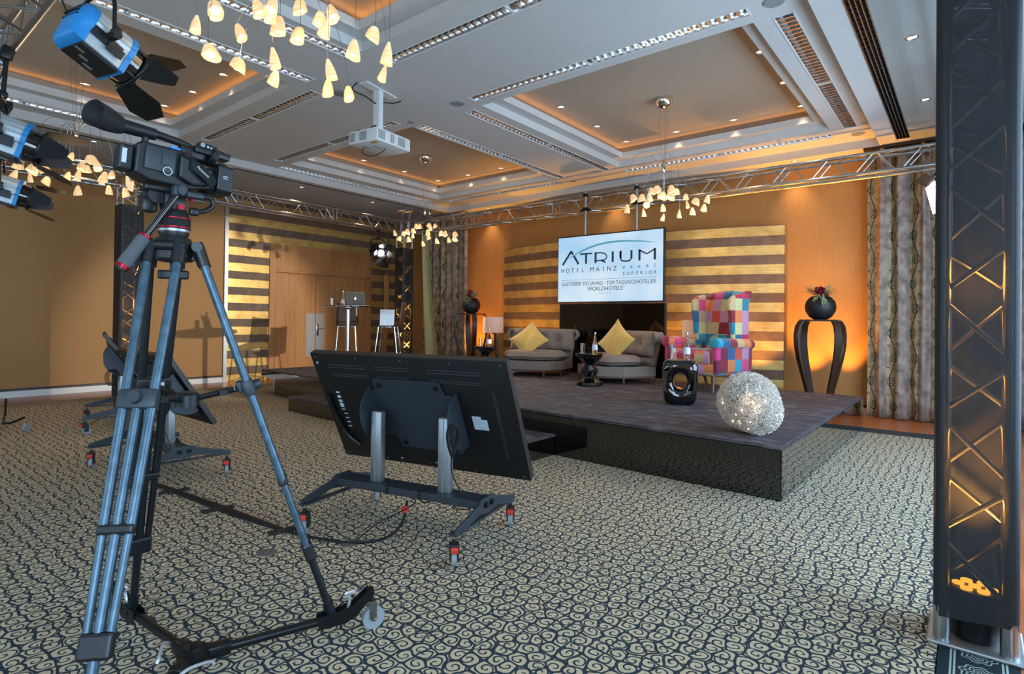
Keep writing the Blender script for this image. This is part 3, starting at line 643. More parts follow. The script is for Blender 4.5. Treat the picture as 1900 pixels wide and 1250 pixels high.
truss('box_truss', (-10.12, 8.88, zt), (-.20, 8.88, zt), 'long silver box truss over the stage in front of the far wall', pitch=.52)
truss('box_truss', (-10.12, .84, zt), (.1, .84, zt), 'silver box truss crossing the top left corner above the studio lamps')
truss('box_truss', (0, 3.22, zt), (0, 8.75, zt), 'silver box truss running from the near right tower to the far wall')
for x_, y_, lb in ((-10.28, 8.88, 'silver truss corner block over the far corner tower'), (-10.28, .84, 'silver truss corner block at the far left'), (-.05, 8.88, 'silver truss corner block behind the near right tower')):
    t_ = thing('truss_corner', lb, 'truss corner', (x_, y_, zt), 0, 'truss corner blocks'); m = MB(); h = .125
    for s_ in (-1, 1):
        for e in (-1, 1): m.cyl((s_*h, e*h, -h), (s_*h, e*h, h), .024).cyl((s_*h, -h, e*h), (s_*h, h, e*h), .024).cyl((-h, s_*h, e*h), (h, s_*h, e*h), .024)
    m.build('frame', 'alu', t_, smooth=60)
    m = MB()
    for s_ in (-1, 1): m.cyl((s_*h, -h, -h), (s_*h, h, h), .009).cyl((-h, s_*h, -h), (h, s_*h, h), .009)
    m.build('bracing', 'alu', t_)

def tower(x, y, label, z1, ctop, cz0, tilt=0, glow=18, rot=0, seed=0, h=.125, ph=.32):
    t_ = thing('truss_tower', label, 'truss tower', (x, y, 0), rot)
    MB().rbox((0, 0, .008), (2*h+.10, 2*h+.10, .016), .006).build('base_plate', 'alu_matte', t_)
    for s_ in (-1, 1):
        for e in (-1, 1):
            MB().cyl((s_*h, e*h, .016), (s_*h, e*h, z1), .024, n=14).build('chord', 'alu', t_, smooth=60)
    for s_ in (-1, 1):
        for e in (-1, 1): MB().cyl((s_*h, e*h, .016), (s_*h, e*h, .15), .030, n=16).build('coupler', 'alu', t_, smooth=60)
    m = MB(); n = int((z1-.2)/.44); p = (z1-.25)/n
    for i in range(n):
        a0, a1, a2 = .2+i*p, .2+(i+.5)*p, .2+(i+1)*p-.04
        for s_ in (-1, 1):
            m.cyl((-h*s_, s_*h, a0), (h*s_, s_*h, a1-.02), .010, n=8).cyl((h*s_, s_*h, a1+.02), (-h*s_, s_*h, a2), .010, n=8)
            m.cyl((s_*h, h*s_, a0), (s_*h, -h*s_, a1-.02), .010, n=8).cyl((s_*h, -h*s_, a1+.02), (s_*h, h*s_, a2), .010, n=8)
    m.build('bracing', 'alu', t_, smooth=60)
    # stretched cover, rounded over the chords
    cs = []
    for k in range(4):
        for j in range(6):
            a = k*pi/2+j/5*pi/2
            sx, sy = ((1, 1), (-1, 1), (-1, -1), (1, -1))[k]
            cs.append((sx*h+.030*cos(a), sy*h+.030*sin(a)))
    m = MB(); L = len(cs)
    m.grid(lambda u, v_: (*[cc*(1 if v_ < .98 else .99) for cc in cs[int(round(u*L)) % L]], cz0+(ctop-cz0)*v_+(.02*sin(u*2*pi*4)*(1 if v_ == 0 else 0))), L, 12, closed_u=True)
    m.build('stretch_cover', 'sheer_black', t_, smooth=60, fix=False)
    # LED par lamp standing inside the foot of the tower
    M = Matrix.Rotation(R(rot), 4, 'Z'); px, py = x, y
    pr = thing('led_par_lamp', 'amber LED par lamp glowing inside the foot of the '+label.split(' truss')[0]+' tower', 'stage lamp', (px, py, .016), rot, 'LED lamps inside the towers')
    MB().lathe([(.0, 0), (.085, 0), (.09, .02), (.09, ph-.02), (.085, ph), (.0, ph)], (0, 0, 0), 24).build('body', 'black_metal', pr, smooth=40)
    for i in range(7):
        a = i*pi/3; r_ = 0 if i == 6 else .055
        MB().lathe([(.021, ph+.001), (.021, ph+.008), (.008, ph+.011), (0, ph+.011)], (r_*cos(a), r_*sin(a), 0), 14).build('lens', 'led_orange', pr, smooth=40)
    light('SPOT', (x, y, ph+.05), (x, y, 3), glow*5, (1, .40, .06), spot_size=R(64), spot_blend=.6, shadow_soft_size=.06)
    light('POINT', (x, y, 1.5), None, min(glow*.06, 5), (1, .40, .06), shadow_soft_size=.1)
    return t_
tower(.019, 3.075, 'near right truss tower in sheer black cover with amber crossed bracing', TZ1+.12, TZ1+.12, .13, glow=75, h=.106, ph=.20)
tower(-10.12, 3.13, 'slim left truss tower in black cover standing before the beige partition', TZ0, 3.0, .1, glow=110)
tower(-10.28, 8.75, 'far corner truss tower in black cover beside the cream drape', TZ0, 2.96, .1, glow=55)

# ================================================================== CHANDELIERS
def shade_proto(h, r0, r1, slant, n=14):
    m = MB()
    prof = [(.006, 0), (r0, -.006), (r0+(r1-r0)*.55, -h*.4), (r0+(r1-r0)*.88, -h*.75), (r1, -h)]
    vs = []; fs = []
    for k, (r_, z_) in enumerate(prof):
        for i in range(n):
            a = 2*pi*i/n; w_ = 1+.10*sin(2*a+k*.6)+.05*sin(5*a)
            vs.append((r_*w_*cos(a), r_*w_*sin(a), z_+(slant*cos(a) if k == 4 else slant*.3*cos(a)*k/4)))
    for k in range(4):
        for i in range(n): fs.append((k*n+i, k*n+(i+1) % n, (k+1)*n+(i+1) % n, (k+1)*n+i))
    fs.append(tuple(range(n))[::-1]); m.add(vs, fs)
    o = m.build('lamp_shade', 'alabaster', smooth=60)
    bm_ = MB().ball((0, 0, -h*.72), r1*.62, 10, (1, 1, .8)); 
    b_ = bm_.build('bulb', 'bulb_glow', smooth=60); return o, b_
SHP = [shade_proto(.090, .020, .046, .016), shade_proto(.098, .014, .036, .008), shade_proto(.080, .024, .050, -.018), shade_proto(.100, .008, .027, .004)]
def chandelier(cx, cy, hubz, pts, label, topz, seed, power):
    rnd = random.Random(seed)
    t_ = thing('chandelier', label, 'chandelier', (cx, cy, 0), 0, 'wire chandeliers with alabaster shades')
    MB().lathe([(.115, topz), (.118, topz-.01), (.112, topz-.05), (.085, topz-.11), (.04, topz-.145), (0, topz-.152)], (0, 0, 0), 32).build('ceiling_canopy', 'chrome', t_, smooth=60)
    for k in range(3):
        a = k*2.1+seed
        MB().tube(smoothpts([(.05*cos(a), .05*sin(a), topz-.13), (.065*cos(a+.3), .065*sin(a+.3), (topz+hubz)/2+.1), (.014*cos(a), .014*sin(a), hubz+.03)], 8), .0022, 5).build('cable', 'steel', t_)
    MB().lathe([(.012, hubz+.05), (.024, hubz+.045), (.024, hubz-.03), (.012, hubz-.05)], (0, 0, 0), 12).build('hub', 'chrome', t_, smooth=40)
    ctr = V((cx, cy, hubz)); 
    for k, (px, py) in enumerate(pts):
        d = ray(px, py); dc = (V((cx, cy, hubz))-CAMPOS); depth = dc.dot(fw)
        # choose the depth so that the shade lies on one of three rings round the axis
        P0 = CAMPOS+d*depth; lat = V((P0.x-cx, P0.y-cy)).length
        ring = [r_ for r_ in (.30, .46, .60, .70) if r_ > lat+.01]; ring = rnd.choice(ring[:2]) if ring else lat+.01
        dd = sqrt(max(0, ring*ring-lat*lat)); sg = -1 if rnd.random() < .5 else 1
        P1 = CAMPOS+d*(depth+sg*dd); p = P1-V((cx, cy, 0))
        which = rnd.choice((0, 0, 2, 2, 1)) if p.z > hubz-.46 else rnd.choice((1, 3))
        top = p+V((0, 0, .05)); rad = V((p.x, p.y, 0)); rl = rad.length
        if rnd.random() < .62:
            arm = bez((0, 0, hubz), (rad.x*.25, rad.y*.25, hubz+.28), (rad.x*1.1, rad.y*1.1, hubz+.26), top, 14)
        else: arm = bez((0, 0, hubz-.03), (rad.x*.5, rad.y*.5, hubz-.02), (rad.x*.95, rad.y*.95, (hubz+top.z)/2), top, 8)
        ao = MB().tube(arm, .0016, 4).build('arm', 'steel', t_)
        so, bo_ = SHP[which]
        s1 = so.copy(); COL.objects.link(s1); s1.parent = ao; s1.location = top; s1.scale = (rnd.uniform(.9, 1.15),)*3
        s1.rotation_euler = (rnd.uniform(-.3, .3), rnd.uniform(-.3, .3), rnd.uniform(0, 6.3))
        b1 = bo_.copy(); COL.objects.link(b1); b1.parent = s1
    light('POINT', (cx, cy, hubz-.5), None, power, (1, .70, .40), shadow_soft_size=.3)
def crop(pts, x0, y0, s): return [(x0+x/s, y0+y/s) for x, y in pts]
NE = crop([(1222, 443), (1187, 518), (1293, 443), (1355, 398), (1340, 437), (1392, 385), (1412, 425), (1442, 425), (1496, 380), (1496, 432), (1537, 402), (1328, 487), (1300, 543), (1437, 513), (1447, 580), (1556, 552), (1600, 440), (1605, 490), (1645, 537), (1677, 470), (1758, 450), (1732, 513)], 850, 250, 3.788)
SW = crop([(300, 365), (240, 505), (510, 420), (620, 400), (430, 545), (700, 600), (760, 320), (850, 260), (950, 325), (1055, 245), (1005, 525), (1150, 495), (1130, 730), (1200, 370), (1265, 425), (1305, 285), (1395, 370), (1470, 580), (1530, 530), (1625, 505), (1575, 725), (1835, 590), (1800, 750), (1930, 665)], 0, 260, 7.8125)
NW = crop([(425, 595), (560, 620), (632, 585), (522, 690), (643, 700), (710, 570), (718, 632), (765, 500), (830, 500), (975, 490), (940, 590), (945, 660), (995, 540), (1050, 500), (862, 765), (1075, 725), (1155, 605), (1215, 605), (1263, 705), (1358, 620), (1355, 690)], 680, 360, 8.332)
SE = crop([(207, 60), (95, 175), (378, 220), (175, 365), (395, 460), (508, 55), (580, 105), (640, 50), (680, 180), (822, 245), (820, 40), (625, 400), (655, 550), (965, 135), (1015, 200), (1015, 480), (1018, 615), (1158, 660), (1205, 350), (1350, 240), (1445, 360), (1420, 520), (1030, 90)], 340, 0, 3.788)
chandelier(-3.17, 7.1, 3.33, NE, 'wire chandelier of alabaster shades right of the lit screen', ZM+.32, 3, 6)
chandelier(-7.70, 7.02, 3.24, NW, 'wire chandelier of alabaster shades before the far corner', ZM+.32, 5, 6)
chandelier(-7.38, 1.78, 3.20, SW, 'wire chandelier of alabaster shades at the left behind the camcorder', ZM+.32, 9, 6)
chandelier(-3.05, 1.75, 3.36, SE, 'nearest wire chandelier of big alabaster shades at the top of the picture', ZM+.32, 11, 6)
for a, b_ in SHP: bpy.data.objects.remove(a); bpy.data.objects.remove(b_)

# ================================================================== PROJECTOR
def projector():
    t_ = thing('projector', 'white ceiling projector with grilles hanging from a white column', 'projector', (-5.33, 4.12, 0), 0)
    MB().rbox((0, 0, ZM-.012), (.12, .52, .018), .004, (0, 0, 12)).build('mount_plate', 'white_paint', t_)
    MB().box((0, 0, 3.69), (.085, .07, .52), (0, 0, 8)).build('column', 'white_paint', t_)
    m = MB(); 
    for i in range(9): m.cyl((.0425*cos(R(8))+.0, -.02, 3.48+i*.05), (.046, -.02, 3.48+i*.05), .006, n=8)
    m.build('slot', 'plaster_grey', t_)
    T = Matrix.Translation((0, 0, 3.36)) @ Matrix.Rotation(R(8), 4, 'Z')
    m = MB(T).rbox((-.02, .06, 0), (.44, .56, .15), .018); m.build('body', 'white_paint', t_, smooth=40)
    for cx_, w_ in ((-.16, .09), (-.02, .06), (.10, .10)):
        g = MB(T); n = int(w_/.011)
        for i in range(n): g.box((.201, .06+cx_*1.25+(-w_/2+i*.011)*1.25, 0), (.004, .006, .10))
        g.build('grille', 'plaster_grey', t_)
    for cx_, w_ in ((-.15, .08), (.02, .12)):
        g = MB(T); n = int(w_/.011)
        for i in range(n): g.box((-.02+cx_+(-w_/2+i*.011), -.2205, 0), (.006, .004, .10))
        g.build('grille', 'plaster_grey', t_)
    MB(T).box((.1, -.16, -.076), (.10, .05, .002)).build('sticker', 'yellow_plastic', t_)
    MB(T).box((.0, .0, -.076), (.012, .12, .002)).box((-.12, -.05, -.076), (.01, .06, .002)).build('vent_slit', 'black_plastic', t_)
    MB().tube(smoothpts([(-.12, -.1, 3.29), (-.13, -.12, 3.22), (-.06, -.05, 3.18), (.02, .05, 3.24), (.03, .08, 3.29)], 6), .005, 6).build('cable', 'black_rubber', t_)
    MB().tube(smoothpts([(-.0, -.30, ZM-.02), (-.03, -.33, ZM-.1), (-.03, -.15, ZM-.12), (.0, -.04, ZM-.17), (.02, .04, ZM-.14), (.02, .2, ZM-.1), (.04, .3, ZM-.05)], 6), .007, 6).build('cable', 'black_rubber', t_)
    MB().tube(smoothpts([(-.1, -.1, 3.44), (0, -.05, 3.52), (.03, .05, 3.50), (.08, .15, 3.44)], 6), .007, 6).rbox((-.16, -.12, 3.45), (.1, .12, .03), .006).build('cable', 'black_rubber', t_)
projector()

# ================================================================== SCREEN WALL ON THE STAGE
def pipe(x, z1, label):
    t_ = thing('hanging_pipe', label, 'pipe', (x, 8.72, 0), 0, 'pipes holding the screen from the truss')
    MB().cyl((0, 0, 2.6), (0, 0, z1), .024).build('tube', 'alu_matte', t_, smooth=60)
    MB().box((0, 0, TZ0), (.07, .08, .06)).cyl((-.10, .0, TZ0-.01), (.10, 0, TZ0-.01), .022).build('clamp', 'black_metal', t_); MB().box((0, 0, TZ1), (.07, .08, .05)).build('clamp', 'black_metal', t_)
pipe(-5.36, 3.62, 'left silver pipe clamped to the truss above the lit screen'); pipe(-4.36, 3.62, 'right silver pipe clamped to the truss above the lit screen')
def screen():
    t_ = thing('flat_screen', 'large lit flat screen showing a hotel logo, hung from the truss', 'screen', (-4.81, 8.55, 2.235), 0)
    W, H = 2.04, 1.18
    MB().rbox((0, .035, 0), (W, .07, H), .006).build('housing', 'black_plastic', t_)
    p = MB().box((0, -.002, -.004), (W-.04, .004, H-.035)).build('display', 'screen_lit', t_)
    x0, yy = -W/2, -.006
    # pixel crop (1030,420)+/8.333 ; screen from (60,180..1165) to (1670,40..1160): map crop coordinates to the panel
    def S(px, py):
        u = (px-60)/(1670-60)*(1+.0) ; u = u*(1+.06)/(1+.06*u) 
        top = 180+(40-180)*(px-60)/1610; bot = 1165+(1160-1165)*(px-60)/1610
        v_ = (py-top)/(bot-top); return (-(W-.04)/2+u*(W-.04), yy, (H-.035)/2-.004-v_*(H-.035))
    def poly(*pts): return [S(*q) for q in pts]
    m = MB()
    def stroke(pts, wd=26):
        for a, b_ in zip(pts[:-1], pts[1:]):
            A, B = V(S(*a)), V(S(*b_)); d = (B-A).normalized(); n_ = V((d.z, 0, -d.x))*(wd/1610*W*.5); e = d*0
            m.quad(A-n_-e, B-n_+e, B+n_+e, A+n_-e)
    stroke([(130, 595), (265, 385)], 30); stroke([(262, 375), (300, 432)], 30); stroke([(312, 452), (388, 580)], 32)
    stroke([(410, 425), (605, 413)], 20); stroke([(508, 430), (508, 576)], 32)
    stroke([(658, 405), (658, 566)], 32)
    stroke([(640, 410), (740, 404), (800, 418), (832, 450), (828, 490), (790, 520), (660, 530)], 17); stroke([(745, 522), (815, 556)], 20)
    stroke([(924, 388), (924, 552)], 32)
    stroke([(1043, 380), (1043, 495), (1060, 530), (1120, 542), (1185, 530), (1205, 490)], 20); stroke([(1043, 380), (1043, 490)], 32); stroke([(1208, 370), (1208, 500)], 30)
    stroke([(1327, 362), (1327, 532)], 32); stroke([(1552, 345), (1552, 522)], 32); stroke([(1318, 368), (1437, 430), (1560, 350)], 18)
    m.build('lettering', 'ink', t_)
    m = MB(); pts = [(220, 495), (320, 440), (430, 380), (560, 322), (700, 277), (850, 245), (1000, 229), (1150, 224), (1300, 228), (1450, 238), (1600, 256)]; L = len(pts)
    def wd(i): return 9+22*sin(pi*min(1, i/(L-1)*1.05))**.8 if i < L-1 else 1
    A = [S(x, y-wd(i)/2) for i, (x, y) in enumerate(pts)]; B = [S(x, y+wd(i)/2) for i, (x, y) in enumerate(pts)]
    for i in range(L-1): m.quad(*[(q[0], q[1]-.001, q[2]) for q in (A[i], A[i+1], B[i+1], B[i])])
    for cx_, cy_ in ((1095, 637), (1210, 631), (1322, 626), (1445, 618)):
        c = V(S(cx_, cy_)); r_ = .036
        m.add([c+V((r_*(1 if k % 2 == 0 else .42)*sin(k*pi/5), -.001, r_*(1 if k % 2 == 0 else .42)*cos(k*pi/5))) for k in range(10)], [tuple(range(10))])
    m.build('emblem', 'ink_teal', t_, fix=False)
    m = MB(); a, b_ = V(S(115, 833)), V(S(1570, 790)); m.box(((a.x+b_.x)/2, yy, (a.z+b_.z)/2), (b_.x-a.x, .001, .004)); m.build('rule_line', 'ink_soft', t_)
    def line(s, px0, px1, pyb, capx, mat='ink'):
        a, b_ = V(S(px0, pyb[0])), V(S(px1, pyb[1])); size = capx/985*H*1.42
        o = text(s, size, mat, t_, (a.x, yy, (a.z+b_.z)/2), (90, 0, 0)); xsz = max(v.co.x for v in o.data.vertices)-min(v.co.x for v in o.data.vertices)
        o.scale = ((b_.x-a.x)/xsz, 1, 1)
    def spaced(s, px0, px1, py0, py1, cap, mat='ink', wch=.042):
        n = len(s)
        for i, ch in enumerate(s):
            if ch == ' ': continue
            f = i/(n-1); x_ = px0+(px1-px0)*f; y_ = py0+(py1-py0)*f; a = S(x_, y_)
            text(ch, cap/985*H*1.42, mat, t_, (a[0], yy, a[2]), (90, 0, 0), align='CENTER')
    spaced('HOTEL', 132, 458, 715, 703, 62); spaced('MAINZ', 605, 960, 697, 684, 66); spaced('SUPERIOR', 1095, 1560, 757, 742, 46); text('S', 54/985*H*1.42, 'ink_teal', t_, S(1555, 642), (90, 0, 0), align='CENTER')
    line('GASTGEBER DES JAHRES · TOP-TAGUNGSHOTELIER', 117, 1570, (920, 885), 55, 'ink_soft')
    line('WORLDHOTELS°', 533, 1105, (998, 984), 58, 'ink_soft'); spaced('ELITE', 735, 885, 1047, 1045, 24, 'ink_soft')
    l = thing('black_screen', 'switched off glossy black panel standing below the lit screen', 'screen', (-4.79, 8.58, .405), -.0)
    MB().rbox((0, .035, .61), (2.02, .07, 1.21), .006).build('housing', 'black_plastic', l)
    MB().box((0, -.002, .61), (1.98, .004, 1.18)).build('display', 'screen_off', l)
screen()

# ================================================================== DISPLAYS ON ROLLING STANDS
def caster(t_, x, y, rot=0):
    T = Matrix.Translation((x, y, 0)) @ Matrix.Rotation(R(rot), 4, 'Z')
    c = MB(T).cyl((0, 0, .10), (0, 0, .15), .012).box((0, -.005, .105), (.052, .06, .045)).box((.021, .01, .065), (.006, .045, .07)).box((-.021, .01, .065), (.006, .045, .07)).build('caster', 'black_plastic', t_, bev=.002)
    MB(T).cyl((-.013, .015, .0425), (.013, .015, .0425), .042, n=24).build('wheel', 'grey_rubber', c, smooth=40)
    MB(T).rbox((0, -.035, .102), (.04, .03, .028), .006, (20, 0, 0)).build('brake_lever', 'red_plastic', c)
    MB(T).cyl((0, 0, .150), (0, 0, .178), .009).build('stem', 'chrome', c)
def display_stand(x, y, rot, tilt, tvoff, label, tvlabel, zc=.71, twist=0, ts=1, crot=30):
    t_ = thing('display_stand', label, 'display stand', (x, y, 0), rot, 'rolling display stands')
    for s_ in (-1, 1):
        pr = [(-.36, .165), (-.33, .16), (-.10, .205), (0, .19), (.10, .205), (.33, .16), (.36, .165), (.36, .20), (.10, .262), (.07, .285), (-.07, .285), (-.10, .262), (-.36, .20)]
        l = MB().prism([(a, b_) for a, b_ in pr], s_*.545-.007, s_*.545+.007, 'yz').build('side_leg', 'slate_metal', t_, bev=.002)
        MB().box((s_*.53, 0, .172), (.04, .70, .012)).build('foot_rail', 'slate_metal', l)
        m = MB()
        for y_ in (-.035, .035): m.cyl((s_*.552, y_, .245), (s_*.565, y_, .245), .017, n=12)
        m.build('bolt', 'black_metal', l, smooth=40)
        caster(t_, s_*.53, -.34, crot+5*s_); caster(t_, s_*.53, .34, crot-9*s_)
    MB().box((0, 0, .245), (1.08, .15, .045)).build('cross_beam', 'slate_metal', t_, bev=.003)
    for x_ in (-.12, .12): MB().box((x_, 0, .245), (.02, .152, .047)).build('strap', 'black_rubber', t_)
    for s_ in (-1, 1):
        m = MB(); xx = s_*.255
        m.rbox((xx, 0, .49), (.085, .055, .45), .012); m.box((xx, -.029, .49), (.006, .004, .45))
        m.build('post', 'alu_matte', t_, smooth=40)
    # tilt discs and screen
    T = Matrix.Translation((tvoff[0], tvoff[1], zc)) @ Matrix.Rotation(R(twist), 4, 'Z') @ Matrix.Rotation(R(tilt), 4, 'X') @ Matrix.Scale(ts, 4)
    Th = Matrix.Translation((tvoff[0], tvoff[1], zc)) @ Matrix.Rotation(R(tilt), 4, 'X')
    for s_ in (-1, 1):
        m = MB(Matrix.Translation((-tvoff[0], 0, 0)) @ Th); n = 20; pts = [(-.035, .19)]+[(-.035-.17*sin(pi*i/n), .19*cos(pi*i/n)) for i in range(1, n)]+[(-.035, -.19)]
        m.prism(pts, s_*.325-.003, s_*.325+.003, 'yz'); m.build('tilt_disc', 'slate_metal', t_)
    m = MB(Matrix.Translation((-tvoff[0], 0, 0)) @ Th)
    pl = [(-.28, .26), (.22, .26), (.24, .17), (.33, .17), (.33, -.15), (.27, -.26), (-.20, -.26), (-.22, -.17), (-.33, -.17), (-.33, .17), (-.29, .17)]
    m.prism(pl, -.038, -.034, 'xz'); mp = m.build('mount_plate', 'slate_metal', t_)
    for a, b_ in ((-.24, .215), (.19, .215), (-.16, -.22), (.24, -.22)): MB(Matrix.Translation((-tvoff[0], 0, 0)) @ Th).cyl((a, -.05, b_), (a, -.036, b_), .016, n=12).build('knob', 'black_plastic', mp, smooth=40)
    v = thing('flat_display', tvlabel, 'display', M=Matrix.Translation((x, y, 0)) @ Matrix.Rotation(R(rot), 4, 'Z') @ T, group='flat displays on rolling stands')
    m = MB(); m.rbox((0, 0, 0), (1.46, .05, .83), .008); m.build('housing', 'tv_back', v, smooth=40)
    MB().box((0, .0255, .0), (1.42, .002, .79)).build('display', 'screen_off', v)
    MB().box((0, .0, .4155), (1.455, .044, .002)).box((0, .0, -.4155), (1.455, .044, .002)).box((.7305, 0, 0), (.002, .044, .82)).box((-.7305, 0, 0), (.002, .044, .82)).build('rim', 'tv_edge', v)
    m = MB()
    for x0, n in ((-.60, 26), (-.22, 22), (.18, 30)):
        for k, z_ in enumerate((.315, .335, .265, .25)):
            for i in range(n): m.box((x0+i*.012+(k % 2)*.006, -.0255, z_), (.005, .002, .004))
    for i in range(34):
        for x_ in (.60, .612): m.box((x_, -.0255, .20-i*.014), (.004, .002, .005))
    m.build('vent_grille', 'grille_dot', v)
    m = MB()
    for i, h_ in enumerate((.012, .018, .018, .03, .006, .006, .006, .006, .006)): m.box((-.60+.01*(i > 4), -.0255, .12-i*.034), (.03, .003, h_))
    m.build('port_row', 'label_white', v); MB().box((.47, -.0255, -.03), (.10, .003, .075)).box((.45, -.0256, .018), (.06, .003, .02)).build('rating_sticker', 'label_white', v); m = MB()
    m.box((-.69, -.0255, .345), (.014, .003, .014)).box((-.22, -.0255, -.375), (.02, .003, .006)).box((.06, -.0255, -.375), (.02, .003, .006))
    m.build('sticker', 'label_white', v)
    m = MB()
    for x_ in (-.69, -.35, 0, .35, .69):
        for z_ in (-.39, .39): m.cyl((x_, -.027, z_), (x_, -.025, z_), .006, n=8)
    m.build('screw', 'grille_dot', v)
    m = MB(); m.tube(smoothpts([(-.68, -.03, .1), (-.675, -.034, -.02), (-.65, -.034, -.15), (-.62, -.034, -.23), (-.55, -.03, -.30)], 6), .014, 6); m.build('handle', 'black_metal', v, smooth=60)
    # coiled cable on the right disc
    c = MB(); 
    for k in range(4):
        c.tube([(.345+.012*k+.01*sin(a*2), -.08-.012*k+.05*cos(a), .60+.09*sin(a)) for a in [2*pi*i/20 for i in range(20)]], .0035, 6, closed=True)
    c.tube(smoothpts([(.35, -.08, .70), (.36, -.1, .55), (.35, -.08, .42), (.39, -.05, .3), (.4, -.02, .22)], 6), .0035, 6)
    c.build('power_cord', 'black_rubber', t_)
    c = MB().tube(smoothpts([(-.1, .02, .22), (0, .03, .19), (.05, -.05, .17), (-.10, -.18, .08), (-.16, -.3, .005)], 6), .004, 6).tube(smoothpts([(.06, 0, .22), (.1, .0, .18), (.16, 0, .2), (.2, .0, .22)], 6), .004, 6).tube(smoothpts([(.3, 0, .22), (.34, .0, .18), (.42, 0, .19), (.46, 0, .22)], 6), .004, 6)
    c.build('power_cord', 'black_rubber', t_)
display_stand(-2.71, 2.38, 13, 26, (-.03, .11), 'rolling display stand with two silver posts nearest the stage', 'large flat display seen from the back nearest the stage, tilted on its stand')
display_stand(-5.36, 1.90, -1, 32.5, (-.24, .12), 'rolling display stand with dark slate legs behind the tripod', 'flat display tipped far back behind the tripod legs', zc=.70, ts=.843, crot=66)
display_stand(-7.99, 2.42, -15.4, 35, (-.12, .02), 'farthest rolling display stand, partly hidden left of the tripod', 'flat display seen edge on at the far left behind the tripod', zc=.81, ts=.843, crot=20)

